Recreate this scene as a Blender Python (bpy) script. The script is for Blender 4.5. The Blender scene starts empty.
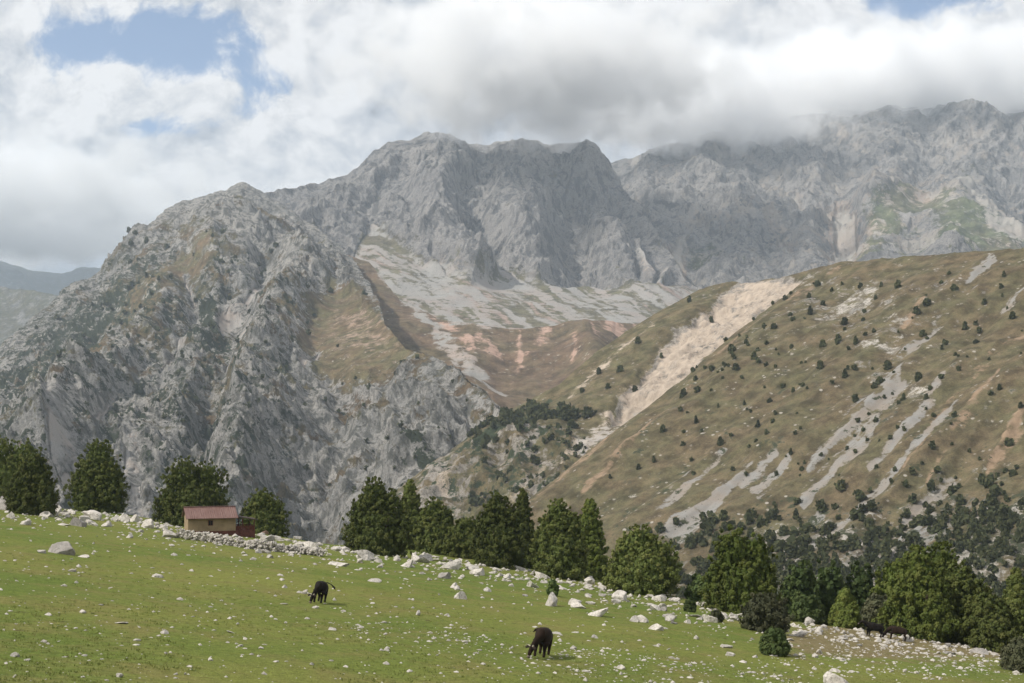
import bpy, bmesh, math, random
import numpy as np
from mathutils import Vector, Matrix
R = math.radians
rng = np.random.default_rng(7)
random.seed(7)
C = bpy.context.scene.collection
sc = bpy.context.scene

# ------------------------------------------------------------------ camera
F, CX, HY = 1422.0, 512.0, 430.0          # focal length in pixels, centre column, horizon row
cam_d = bpy.data.cameras.new('camera'); cam = bpy.data.objects.new('camera', cam_d); C.objects.link(cam)
cam_d.sensor_width = 36.0; cam_d.lens = 36.0 * F / 1024.0
cam_d.shift_y = (HY - 341.5) / 1024.0
cam.location = (0, 0, 0); cam.rotation_euler = (R(90), 0, 0)
cam_d.clip_start = 0.3; cam_d.clip_end = 40000
sc.camera = cam

# ------------------------------------------------------------------ sky, sun, exposure
SUN_EL, SUN_DIR = 47.0, (-0.92, -0.39)
sd = Vector((SUN_DIR[0] * math.cos(R(SUN_EL)), SUN_DIR[1] * math.cos(R(SUN_EL)), math.sin(R(SUN_EL)))).normalized()
sun_d = bpy.data.lights.new('sun', 'SUN'); sun_d.energy = 4.3; sun_d.angle = R(0.53); sun_d.color = (1.0, 0.95, 0.87)
sun = bpy.data.objects.new('sun', sun_d); C.objects.link(sun)
sun.rotation_euler = sd.to_track_quat('Z', 'Y').to_euler(); sun.location = (-60, -40, 120)
sc.view_settings.view_transform = 'Standard'; sc.view_settings.look = 'None'
sc.view_settings.exposure = 0.22; sc.view_settings.gamma = 1.0; sc.view_settings.use_curve_mapping = False
sc.cycles.use_denoising = True
sc.cycles.max_bounces = 6; sc.cycles.diffuse_bounces = 2; sc.cycles.glossy_bounces = 1
sc.cycles.transmission_bounces = 2; sc.cycles.volume_bounces = 3; sc.cycles.transparent_max_bounces = 6
sc.cycles.use_adaptive_sampling = True; sc.cycles.adaptive_threshold = 0.015

class NG:
    """small helper that writes shader node graphs"""
    def __init__(s, tree): s.t = tree; s.n = tree.nodes; s.l = tree.links
    def node(s, kind, **kw):
        n = s.n.new(kind)
        for k, v in kw.items(): setattr(n, k, v)
        return n
    def put(s, sock, v):
        if isinstance(v, bpy.types.NodeSocket): s.l.new(v, sock)
        elif v is not None:
            if hasattr(sock.default_value, '__len__') and not hasattr(v, '__len__'): v = (v,) * len(sock.default_value)
            elif hasattr(v, '__len__') and len(sock.default_value) == 4 and len(v) == 3: v = (*v, 1)
            sock.default_value = v
    def m(s, op, a, b=None, c=None, clamp=False):
        n = s.node('ShaderNodeMath', operation=op, use_clamp=clamp)
        s.put(n.inputs[0], a)
        if b is not None: s.put(n.inputs[1], b)
        if c is not None: s.put(n.inputs[2], c)
        return n.outputs[0]
    def vm(s, op, a, b=None):
        n = s.node('ShaderNodeVectorMath', operation=op); s.put(n.inputs[0], a)
        if b is not None: s.put(n.inputs[1], b)
        return n.outputs[0]
    def mix(s, f, a, b, mode='MIX'):
        n = s.node('ShaderNodeMix', data_type='RGBA', blend_type=mode)
        s.put(n.inputs['Factor'], f); s.put(n.inputs[6], a); s.put(n.inputs[7], b)
        return n.outputs[2]
    def ramp(s, v, a, b, lo=0.0, hi=1.0, smooth=True):
        n = s.node('ShaderNodeMapRange', interpolation_type='SMOOTHSTEP' if smooth else 'LINEAR')
        s.put(n.inputs[0], v); n.inputs[1].default_value = a; n.inputs[2].default_value = b
        n.inputs[3].default_value = lo; n.inputs[4].default_value = hi
        return n.outputs[0]
    def noise(s, vec, scale, detail=4, rough=0.55, dist=0.0, kind='FBM'):
        n = s.node('ShaderNodeTexNoise'); n.noise_type = kind
        s.put(n.inputs['Vector'], vec); s.put(n.inputs['Scale'], scale)
        n.inputs['Detail'].default_value = detail; n.inputs['Roughness'].default_value = rough
        n.inputs['Distortion'].default_value = dist
        return n.outputs[0]
    def voro(s, vec, scale, feature='F1', out='Distance'):
        n = s.node('ShaderNodeTexVoronoi', feature=feature); s.put(n.inputs['Vector'], vec); n.inputs['Scale'].default_value = scale
        return n.outputs[out]
    def comb(s, x, y, z):
        n = s.node('ShaderNodeCombineXYZ'); s.put(n.inputs[0], x); s.put(n.inputs[1], y); s.put(n.inputs[2], z); return n.outputs[0]

def make_world():
    w = bpy.data.worlds.new('World'); sc.world = w; w.use_nodes = True
    g = NG(w.node_tree); g.n.clear()
    out = g.node('ShaderNodeOutputWorld')
    sky = g.node('ShaderNodeTexSky', sky_type='NISHITA'); sky.sun_disc = False
    sky.sun_elevation = R(SUN_EL); sky.sun_rotation = math.atan2(SUN_DIR[0], SUN_DIR[1]); sky.altitude = 2500; sky.dust_density = 1.5
    bg = g.node('ShaderNodeBackground'); g.l.new(sky.outputs[0], bg.inputs[0]); bg.inputs[1].default_value = 0.12
    tc = g.node('ShaderNodeTexCoord'); sep = g.node('ShaderNodeSeparateXYZ'); g.l.new(tc.outputs['Generated'], sep.inputs[0])
    x, y, z = sep.outputs
    yy = g.m('MAXIMUM', y, 0.18)
    u = g.m('DIVIDE', x, yy); v = g.m('DIVIDE', z, yy)
    base = g.comb(u, v, 0.0)
    w1 = g.node('ShaderNodeTexNoise'); g.l.new(base, w1.inputs['Vector']); w1.inputs['Scale'].default_value = 9; w1.inputs['Detail'].default_value = 3
    warp = g.vm('MULTIPLY', g.vm('SUBTRACT', w1.outputs['Color'], (0.5, 0.5, 0.5)), (0.07, 0.055, 0.0))
    q = g.vm('ADD', base, warp)
    sq = g.node('ShaderNodeSeparateXYZ'); g.l.new(q, sq.inputs[0]); qu, qv = sq.outputs[0], sq.outputs[1]
    def bump(px, py, rx, ry, amp):
        a = g.m('DIVIDE', g.m('SUBTRACT', qu, (px - CX) / F), rx / F)
        b = g.m('DIVIDE', g.m('SUBTRACT', qv, (HY - py) / F), ry / F)
        r2 = g.m('ADD', g.m('MULTIPLY', a, a), g.m('MULTIPLY', b, b))
        return g.m('MULTIPLY', g.m('EXPONENT', g.m('MULTIPLY', r2, -1.0)), amp)
    def total(lst, start):
        t = start
        for b in lst: t = g.m('ADD', t, bump(*b))
        return t
    n1 = g.noise(q, 15, 10, 0.6)
    n1b = g.noise(g.vm('ADD', q, (-.012, .016, 0)), 15, 6, 0.6)
    n2 = g.noise(g.vm('ADD', q, (3.1, 1.7, 0)), 8, 9, 0.62)
    hole = total([(110, 25, 125, 42, -.50), (215, 50, 90, 40, -.48), (262, 84, 44, 26, -.35), (162, 122, 40, 17, -.75), (60, 40, 60, 35, -.25), (250, 118, 40, 20, -.15),
                  (885, 2, 60, 32, -.75), (960, 12, 60, 18, -.35), (10, 30, 26, 40, .35), (330, 10, 70, 40, .35), (150, 95, 60, 14, .22), (40, 130, 80, 40, .2), (130, 62, 40, 10, .1), (560, 60, 220, 90, .5), (60, 230, 200, 60, .5), (800, 90, 160, 50, .3)], 0.92)
    cov = g.m('ADD', hole, g.m('MULTIPLY', g.m('SUBTRACT', n1, 0.5), 2.9))
    alpha = g.ramp(cov, 0.26, 0.68)
    br = total([(500, 80, 130, 52, -.30), (590, 100, 90, 50, -.18), (20, 250, 170, 60, -.42), (420, 50, 60, 25, -.05), (1010, 60, 70, 60, -.03), (250, 150, 90, 30, -.05),
                (120, 150, 90, 50, .05), (330, 50, 110, 60, .08), (190, 185, 40, 25, .08), (840, 60, 90, 40, .10), (640, 20, 90, 30, .05)], 0.70)
    br = g.m('ADD', br, g.m('MULTIPLY', g.m('SUBTRACT', n2, 0.5), 0.75))
    br = g.m('ADD', br, g.m('MULTIPLY', g.m('SUBTRACT', n1, n1b), 1.7))
    br = g.m('MAXIMUM', br, 0.30)
    br = g.m('MINIMUM', br, 0.84)
    tint = g.mix(g.ramp(br, 0.35, 0.8), (0.90, 0.96, 1.06), (1.0, 0.985, 0.975))
    cl = g.node('ShaderNodeBackground'); g.l.new(tint, cl.inputs[0]); g.l.new(br, cl.inputs[1])
    mx = g.node('ShaderNodeMixShader'); g.l.new(alpha, mx.inputs[0]); g.l.new(bg.outputs[0], mx.inputs[1]); g.l.new(cl.outputs[0], mx.inputs[2])
    g.l.new(mx.outputs[0], out.inputs[0])
make_world()

# ------------------------------------------------------------------ helpers
def tag(o, label=None, cat=None, group=None, kind=None):
    if label: o['label'] = label
    if cat: o['category'] = cat
    if group: o['group'] = group
    if kind: o['kind'] = kind
    return o
def link(name, me, mat=None, parent=None):
    o = bpy.data.objects.new(name, me); C.objects.link(o)
    if mat is not None and len(me.materials) == 0: me.materials.append(mat)
    if parent is not None: o.parent = parent
    return o
def empty(name, loc=(0, 0, 0), rz=0.0):
    o = bpy.data.objects.new(name, None); C.objects.link(o); o.location = loc; o.rotation_euler = (0, 0, rz); o.empty_display_size = 0.3
    return o
def np_mesh(name, verts, faces, smooth=True, attrs=None):
    """faces: int array (n,4) or (n,3)"""
    me = bpy.data.meshes.new(name); k = faces.shape[1]
    me.vertices.add(len(verts)); me.vertices.foreach_set('co', np.asarray(verts, np.float32).ravel())
    me.loops.add(faces.size); me.loops.foreach_set('vertex_index', faces.astype(np.int32).ravel())
    me.polygons.add(len(faces)); me.polygons.foreach_set('loop_start', np.arange(0, faces.size, k, dtype=np.int32))
    me.polygons.foreach_set('use_smooth', np.full(len(faces), smooth))
    for nm, data in (attrs or {}).items():
        a = me.attributes.new(nm, 'FLOAT_COLOR', 'POINT'); a.data.foreach_set('color', np.asarray(data, np.float32).ravel())
    me.update(); me.validate()
    return me

def _hash(i, j, k):
    h = (i * 374761393 + j * 668265263 + k * 2147483647 * 3 + k * 1274126177) & 0xFFFFFFFF
    h = ((h ^ (h >> 13)) * 1274126177) & 0xFFFFFFFF
    h = ((h ^ (h >> 16)) * 2246822519) & 0xFFFFFFFF
    return h ^ (h >> 15)
_G = np.array([(1, 1, 0), (-1, 1, 0), (1, -1, 0), (-1, -1, 0), (1, 0, 1), (-1, 0, 1), (1, 0, -1), (-1, 0, -1),
               (0, 1, 1), (0, -1, 1), (0, 1, -1), (0, -1, -1), (1, 1, 0), (-1, 1, 0), (0, -1, 1), (0, -1, -1)], np.float32)
def perlin(p):
    """gradient noise at points p (...,3), about -1..1"""
    sh = p.shape[:-1]; p = p.reshape(-1, 3); f = np.floor(p); i = f.astype(np.int64); d = (p - f).astype(np.float32)
    w = d * d * d * (d * (d * 6 - 15) + 10); out = np.zeros(len(p), np.float32)
    for a in (0, 1):
        for b in (0, 1):
            for c in (0, 1):
                g = _G[_hash(i[:, 0] + a, i[:, 1] + b, i[:, 2] + c) & 15]
                dot = g[:, 0] * (d[:, 0] - a) + g[:, 1] * (d[:, 1] - b) + g[:, 2] * (d[:, 2] - c)
                wt = (w[:, 0] if a else 1 - w[:, 0]) * (w[:, 1] if b else 1 - w[:, 1]) * (w[:, 2] if c else 1 - w[:, 2])
                out += dot * wt
    return out.reshape(sh)
def fbm(p, lam, octs=5, gain=0.5, seed=0.0):
    t = 0; a = 1.0; q = p / lam + seed
    for _ in range(octs): t = t + a * perlin(q); q = q * 2.03 + 11.7; a *= gain
    return t
def ridged(p, lam, octs=6, gain=0.5, seed=0.0):
    t = 0; a = 1.0; q = p / lam + seed; w = 1.0
    for _ in range(octs):
        n = 1.08 - np.sqrt(perlin(q) ** 2 + .004) * 1.6; n = np.clip(n, 0, 1) ** 2 * w; t = t + a * n
        w = np.clip(n * 1.6, 0.15, 1); q = q * 2.07 + 5.3; a *= gain
    return t
def ray(px, py, Y): return Vector(((px - CX) * Y / F, Y, (HY - py) * Y / F))
def sstep(a, b, x):
    t = np.clip((x - a) / (b - a), 0, 1); return t * t * (3 - 2 * t)

# ------------------------------------------------------------------ materials
def new_mat(name, rough=0.9, spec=0.2):
    m = bpy.data.materials.new(name); m.use_nodes = True; g = NG(m.node_tree); b = g.n['Principled BSDF']
    b.inputs['Roughness'].default_value = rough; b.inputs['Specular IOR Level'].default_value = spec
    return m, g, b
def bump_to(g, b, h, strength=0.5, dist=1.0):
    n = g.node('ShaderNodeBump'); n.inputs['Strength'].default_value = strength; n.inputs['Distance'].default_value = dist
    g.l.new(h, n.inputs['Height']); g.l.new(n.outputs[0], b.inputs['Normal'])
def plain(name, col, var=0.12, scale=3.0, rough=0.85, bump=0.0, coord='Object'):
    m, g, b = new_mat(name, rough); tc = g.node('ShaderNodeTexCoord').outputs[coord]
    n = g.noise(tc, scale, 6, 0.6); v = g.ramp(n, 0.25, 0.75, 1 - var * 2, 1 + var * 2)
    col = g.mix(1.0, col, v, 'MULTIPLY'); g.put(b.inputs['Base Color'], col)
    if bump: bump_to(g, b, n, bump, 0.05)
    return m

def terrain_mat(name, rock_a, rock_b, crack, grass_a, grass_b, scree, soil, scrub, s=1.0, bump=0.8, es=1.0, contrast=1.0, crack_t=.40):
    """ground cover comes from the 'cover' attribute: R grass, G scree, B bare soil, A scrub"""
    m, g, b = new_mat(name, 0.95, 0.1); p = g.node('ShaderNodeTexCoord').outputs['Object']
    at = g.node('ShaderNodeAttribute', attribute_name='cover'); sp = g.node('ShaderNodeSeparateColor'); g.l.new(at.outputs['Color'], sp.inputs[0])
    gr, scr, so, sb = sp.outputs[0], sp.outputs[1], sp.outputs[2], at.outputs['Alpha']
    pst = g.vm('MULTIPLY', p, (1.0, 1.0, 0.45))
    n1 = g.noise(pst, 0.012 / s, 8, 0.62, 0.4); n2 = g.noise(pst, 0.09 / s, 8, 0.65, 0.3); n3 = g.noise(p, 0.6 / s, 6, 0.65)
    rock = g.mix(g.ramp(n1, 0.32, 0.68), rock_a, rock_b)
    rock = g.mix(g.ramp(n2, crack_t + .12, crack_t, 0, 0.8 * contrast), rock, crack)
    nb = g.noise(pst, 0.28 / s, 6, 0.68); rock = g.mix(g.ramp(nb, 0.47, 0.37, 0, 0.6 * contrast), rock, crack)
    v = g.ramp(n3, 0.25, 0.75, 0.72, 1.28); rock = g.mix(1.0, rock, v, 'MULTIPLY')
    grass = g.mix(g.ramp(g.noise(p, 0.02 / s, 7, 0.65), 0.35, 0.65), grass_a, grass_b)
    gv = g.ramp(g.noise(p, 0.5 / s, 6, 0.7), 0.25, 0.75, 0.72, 1.28); grass = g.mix(1.0, grass, gv, 'MULTIPLY')
    scv = g.ramp(g.noise(p, 0.8 / s, 7, 0.75), 0.2, 0.8, 0.78, 1.22); scree_c = g.mix(1.0, scree, scv, 'MULTIPLY')
    scree_c = g.mix(g.ramp(g.noise(p, 0.02 / s, 7, .65), 0.38, 0.68, 0, 0.45), scree_c, soil)
    soil_c = g.mix(1.0, soil, g.ramp(n2, 0.25, 0.75, 0.75, 1.25), 'MULTIPLY')
    e = g.m('SUBTRACT', g.noise(p, 0.03 / es, 10, 0.68), 0.5)
    e2 = g.m('SUBTRACT', g.noise(g.vm('ADD', p, (91, 17, 33)), 0.055 / es, 9, 0.70), 0.5)
    e3 = g.m('SUBTRACT', g.noise(g.vm('ADD', p, (17, 71, 3)), 0.16 / es, 7, 0.72), 0.5)
    ee = g.m('ADD', e2, g.m('MULTIPLY', e3, 0.8))
    vd = g.voro(g.vm('ADD', p, g.vm('MULTIPLY', (2.5, 2.5, 2.5), e3)) if False else p, 0.20 / es); spk = g.m('MULTIPLY', g.ramp(vd, .26, .15), g.ramp(e2, -.01, .09))
    grass = g.mix(1.0, grass, g.ramp(g.noise(g.vm('ADD', p, (5, 9, 1)), 0.10 / es, 6, .68),   .3, .7, .58, 1.46), 'MULTIPLY'); grass = g.mix(g.m('MULTIPLY', spk, .8), grass, rock_b)
    def thr(mask, nz, k, a, bb): return g.ramp(g.m('ADD', mask, g.m('MULTIPLY', nz, k)), a, bb)
    col = g.mix(thr(gr, g.m('ADD', e, g.m('MULTIPLY', e3, 0.6)), 2.6, 0.36, 0.58), rock, grass)
    col = g.mix(thr(so, ee, 2.0, 0.36, 0.80), col, soil_c)
    col = g.mix(thr(scr, ee, 2.2, 0.36, 0.66), col, scree_c)
    col = g.mix(thr(sb, ee, 2.6, 0.50, 0.66), col, g.mix(1.0, scrub, v, 'MULTIPLY'))
    g.put(b.inputs['Base Color'], col)
    h = g.m('ADD', g.m('ADD', g.m('MULTIPLY', n2, 7.0 * s), g.m('MULTIPLY', nb, 3.2 * s)), g.m('MULTIPLY', n3, 1.3 * s))
    soft = g.m('SUBTRACT', 1.0, g.m('MULTIPLY', g.m('MAXIMUM', g.ramp(gr, 0.4, 0.7), g.ramp(scr, 0.4, 0.7)), 0.75))
    bump_to(g, b, g.m('MULTIPLY', h, soft), bump, 1.0)
    return m

# ------------------------------------------------------------------ mountain sheets
def warpxy(px, py, k, lam, seed):
    q = np.stack([px / lam + seed, py / lam, np.zeros_like(px)], -1)
    return px + k * (perlin(q) + .5 * perlin(q * 2.1)), py + k * (perlin(q + 37.7) + .5 * perlin(q * 2.1 + 9.3))
def seg_dist(x, y, pts, ws):
    """signed closeness to a polyline of varying half width: >0 inside"""
    best = np.full(x.shape, -1e9)
    for (x0, y0), (x1, y1), w0, w1 in zip(pts[:-1], pts[1:], ws[:-1], ws[1:]):
        dx, dy = x1 - x0, y1 - y0; t = np.clip(((x - x0) * dx + (y - y0) * dy) / (dx * dx + dy * dy), 0, 1)
        d = np.hypot(x - x0 - t * dx, y - y0 - t * dy); best = np.maximum(best, (w0 + t * (w1 - w0)) - d)
    return best
def stroke(x, y, pts, w, soft=2.0):
    soft = soft * 1.6
    ws = w if hasattr(w, '__len__') else [w] * len(pts)
    return sstep(-soft, soft, seg_dist(x, y, pts, ws))
def poly(x, y, pts, soft=4.0):
    n = len(pts); inside = np.zeros(x.shape, bool); d = np.full(x.shape, 1e9)
    for i in range(n):
        (x0, y0), (x1, y1) = pts[i], pts[(i + 1) % n]
        c = ((y0 > y) != (y1 > y)) & (x < (x1 - x0) * (y - y0) / ((y1 - y0) if y1 != y0 else 1e-9) + x0); inside ^= c
        dx, dy = x1 - x0, y1 - y0; t = np.clip(((x - x0) * dx + (y - y0) * dy) / (dx * dx + dy * dy + 1e-9), 0, 1)
        d = np.minimum(d, np.hypot(x - x0 - t * dx, y - y0 - t * dy))
    return sstep(-soft, soft, np.where(inside, d, -d))
def blob(x, y, cx, cy, rx, ry, rot=0.0):
    c, s = math.cos(R(rot)), math.sin(R(rot)); a = (x - cx) * c + (y - cy) * s; b = -(x - cx) * s + (y - cy) * c
    return np.exp(-((a / rx) ** 2 + (b / ry) ** 2))

def spurs(S, x, y, lst, k=.5):
    n = 0
    for pts, a, w in lst:
        d = np.maximum(0, -seg_dist(x, y, pts, [0] * len(pts))); t = np.clip(1 - d / w, 0, 1); n = n + a * t * t * (3 - 2 * t)
    return k * n * np.clip((S.PY - S.PY[-1][None, :]) / 80.0, 0, 1) ** .8 / (.25 + .75 * S.crest)
class Sheet: pass
def sheet(x0, x1, nc, nr, curves, jag=(0, 40), back=(14, 0.6, 40.0), seed=0.0, planefn=None):
    """curves: bottom to crest, each a list of (px, py, Y); rows are planar between them; the far side falls away behind the crest"""
    S = Sheet(); px = np.linspace(x0, x1, nc)
    ys, Ys = [], []
    for k, c in enumerate(curves):
        c = np.array(c, float); yy = np.interp(px, c[:, 0], c[:, 1])
        YY = 1 / np.interp(px, c[:, 0], 1 / c[:, 2])
        ker = np.hanning(9 if k == len(curves) - 1 else 31); ker /= ker.sum(); pad = len(ker) // 2
        yy = np.convolve(np.pad(yy, pad, 'edge'), ker, 'valid'); YY = np.convolve(np.pad(YY, pad, 'edge'), ker, 'valid')
        if k == len(curves) - 1 and jag[0]:
            q = np.stack([px / jag[1] + seed, px * 0, px * 0], -1); yy = yy + jag[0] * (perlin(q) + .6 * perlin(q * 2.3) + .35 * perlin(q * 5.1))
        ys.append(yy); Ys.append(YY)
    PY, PI = [], []
    spans = [max(1.0, float(np.mean(np.abs(ys[k] - ys[k + 1])))) for k in range(len(ys) - 1)]
    for k in range(len(ys) - 1):
        n = max(6, int(nr * spans[k] / sum(spans))); last = k == len(ys) - 2
        for t in np.linspace(0, 1, n, endpoint=last):
            PY.append(ys[k] * (1 - t) + ys[k + 1] * t); PI.append((1 - t) / Ys[k] + t / Ys[k + 1])
    PY = np.array(PY); Y = 1 / np.array(PI); PX = np.broadcast_to(px, PY.shape)
    if planefn is not None: Y = planefn(PX, PY)
    X = (PX - CX) * Y / F; Z = (HY - PY) * Y / F
    P = np.stack([X, Y, Z], -1); S.front = len(PY)
    bx, by, bz = P[-1, :, 0], P[-1, :, 1], P[-1, :, 2]
    rows = []
    for j in range(1, back[0] + 1):
        d = back[2] * j * (1 + 0.12 * j); rows.append(np.stack([bx * (1 + d / by), by + d, bz - back[1] * d * min(1, j / 4.0)], -1))
    P = np.concatenate([P, np.array(rows)], 0)
    S.PX = np.concatenate([PX, np.broadcast_to(px, (back[0], nc))], 0); S.PY = np.concatenate([PY, np.repeat(PY[-1:], back[0], 0)], 0)
    S.P = P; du = np.gradient(P, axis=1); dv = np.gradient(P, axis=0)
    N = np.cross(du, dv); N /= np.linalg.norm(N, axis=-1, keepdims=True) + 1e-9
    for ax, hw in ((1, 12), (0, 6)):                        # smooth the directions so that neighbouring columns move together
        pad = [(0, 0)] * 3; pad[ax] = (hw + 1, hw); cs = np.cumsum(np.pad(N, pad, 'edge'), axis=ax); L = N.shape[ax]; w = 2 * hw + 1
        N = (np.take(cs, np.arange(w, w + L), ax) - np.take(cs, np.arange(0, L), ax)) / w
    N /= np.linalg.norm(N, axis=-1, keepdims=True) + 1e-9
    S.N = N; S.t = np.concatenate([np.repeat(np.linspace(0, 1, S.front)[:, None], nc, 1), np.ones((back[0], nc))], 0)
    S.crest = np.clip((S.PY - ys[-1][None, :]) / 25.0, 0, 1); S.cover = np.zeros(P.shape[:2] + (4,))
    return S
def finish(S, name, mat):
    nr, nc = S.P.shape[:2]; i = np.arange(nr * nc).reshape(nr, nc)
    f = np.stack([i[:-1, :-1], i[:-1, 1:], i[1:, 1:], i[1:, :-1]], -1).reshape(-1, 4)
    S.cover[..., 1] = np.clip(S.cover[..., 1], 0, 1) * .80; S.cover[..., 2] = np.clip(S.cover[..., 2], 0, 1) * .78
    me = np_mesh(name, S.P.reshape(-1, 3), f, True, {'cover': S.cover.reshape(-1, 4)})
    return tag(link(name, me, mat), kind='structure')
def at(S, px, py):
    """the point of a finished sheet nearest the pixel direction it was laid out for"""
    c = int(np.argmin(np.abs(S.PX[0] - px))); r = int(np.argmin(np.abs(S.PY[:S.front, c] - py))); return Vector(S.P[r, c])

# ---- brown hillside on the right: one tilted face, fall line down to the left
def hill_plane(K): return lambda px, py: K / ((py - HY) / F + .375 * (px - CX) / F + .35)
def build_hillside():
    crest = [(500, 530, 1), (530, 500, 1), (565, 473, 1), (600, 445, 1), (650, 406, 1), (700, 365, 1), (745, 328, 1), (790, 293, 1), (815, 275, 1), (835, 267, 1), (870, 263, 1), (920, 258, 1), (965, 255, 1), (1024, 248, 1), (1100, 243, 1), (1220, 240, 1)]
    base = [(500, 900, 1), (1220, 1000, 1)]
    S = sheet(500, 1220, 720, 720, [base, crest], (1.2, 26), (16, .5, 12.0), 3.0, hill_plane(271.75))
    P = S.P; n = fbm(P, 130, 4) * 7 + fbm(P * np.array([1, 1, .4]), 24, 5) * 1.6
    fl = np.stack([P[..., 0] * .7 - P[..., 1] * .7, (P[..., 0] + P[..., 1]) * .06, P[..., 2] * 0], -1)   # gullies run down the fall line
    n += fbm(fl, 38, 4) * 3.0 + ridged(fl, 16, 3, .5, 4.4) * 1.5
    S.P = P + S.N * (n * (0.35 + 0.65 * S.crest))[..., None]
    x, y = warpxy(S.PX, S.PY, 3.0, 22, 1.5); c = S.cover
    low = sstep(-20, 70, y - (540 - (x - 640) * .24)); c[..., 0] = 1.0 - .45 * low
    sc_ = np.zeros_like(x); so = np.zeros_like(x)
    for pts in [[(895, 398), (852, 404), (838, 427), (811, 454), (804, 479), (795, 500), (803, 509), (818, 489), (840, 468), (864, 460), (878, 428)],
                [(761, 453), (735, 468), (713, 500), (674, 522), (662, 545), (690, 540), (715, 512), (742, 482)]]:
        sc_ = np.maximum(sc_, poly(x, y, pts, 3))
    for pts, w in [([(905, 382), (880, 410)], [3, 8]), ([(790, 462), (757, 495)], [4, 8]), ([(724, 450), (682, 495), (660, 515)], [2, 5, 3]), ([(776, 457), (742, 485)], [3, 5]),
                   ([(945, 378), (930, 405), (893, 450), (872, 470)], [4, 5, 4, 3]), ([(962, 398), (915, 450), (881, 487), (850, 520), (838, 545)], [3, 3, 4, 4, 2]), ([(932, 512), (900, 545), (877, 572)], [5, 6, 4]),
                   ([(950, 470), (898, 524)], [4, 6]), ([(992, 262), (965, 297)], [6, 3]), ([(1030, 292), (1003, 308)], [8, 4]), ([(905, 350), (890, 385)], [7, 10]), ([(935, 330), (905, 355)], [2, 8]),
                   ([(820, 515), (770, 560)], [4, 3]), ([(870, 500), (830, 540), (800, 575)], [4, 5, 4]), ([(720, 505), (680, 550)], [5, 3]), ([(1010, 520), (985, 560)], [8, 8]), ([(960, 545), (930, 580)], [4, 4]), ([(700, 462), (670, 488)], [2, 3])]:
        sc_ = np.maximum(sc_, stroke(x, y, pts, w, 1.6))
    for pts, w in [([(694, 392), (640, 446), (585, 500)], [1.2, 3, 3.5]), ([(620, 432), (575, 470), (540, 500)], [3, 4, 3]), ([(1022, 410), (1010, 432), (985, 462)], [4, 9, 4]), ([(1030, 322), (985, 365), (950, 405), (905, 470)], [3, 6, 4, 2]),
                   ([(1000, 372), (965, 420), (925, 480)], [2, 4, 2]), ([(840, 268), (790, 305)], [2, 5]), ([(930, 300), (905, 330)], [2, 4]), ([(780, 310), (730, 350), (690, 385)], [2, 3, 1])]:
        so = np.maximum(so, .85 * stroke(x, y, pts, w, 2.2))
    rocky0 = blob(x, y, 850, 300, 80, 34) + blob(x, y, 885, 365, 50, 40) + .7 * blob(x, y, 760, 340, 50, 30) + .5 * blob(x, y, 960, 300, 60, 40)
    sl = np.stack([P[..., 0] * .70 - P[..., 1] * .74, (P[..., 0] + P[..., 1]) * .045, P[..., 2] * 0], -1); sk = fbm(sl, 9, 4, .6); sk2 = fbm(sl, 4, 3, .6, 9.0)
    sc_ = sc_ * np.clip(.70 + .85 * sk + .45 * sk2, 0, 1.1)
    c[..., 1] = np.maximum(sc_, np.maximum(low * (.50 + .60 * sk), .27 * np.clip(rocky0, 0, 1) + .06 + .22 * sk * sstep(330, 430, y))); c[..., 2] = so * np.clip(.85 + .6 * sk, 0, 1.1) + .12 * blob(x, y, 960, 400, 80, 60) + .18 * np.clip(sk2, -1, 1)
    c[..., 3] = .24 * low + .16 * sstep(360, 460, y) + .04
    rocky = .55 * blob(x, y, 850, 300, 70, 30) + .6 * blob(x, y, 880, 365, 45, 40) + .35 * blob(x, y, 760, 340, 40, 25)
    c[..., 0] -= rocky * .55
    finish(S, 'hillside', terrain_mat('brown_hillside', (.30, .28, .25), (.38, .35, .31), (.12, .11, .085), (.104, .080, .048), (.086, .077, .042), (.225, .218, .205), (.235, .168, .112), (.045, .05, .028), .35, .7, es=.8))
    return S
HILL = build_hillside()

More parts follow.
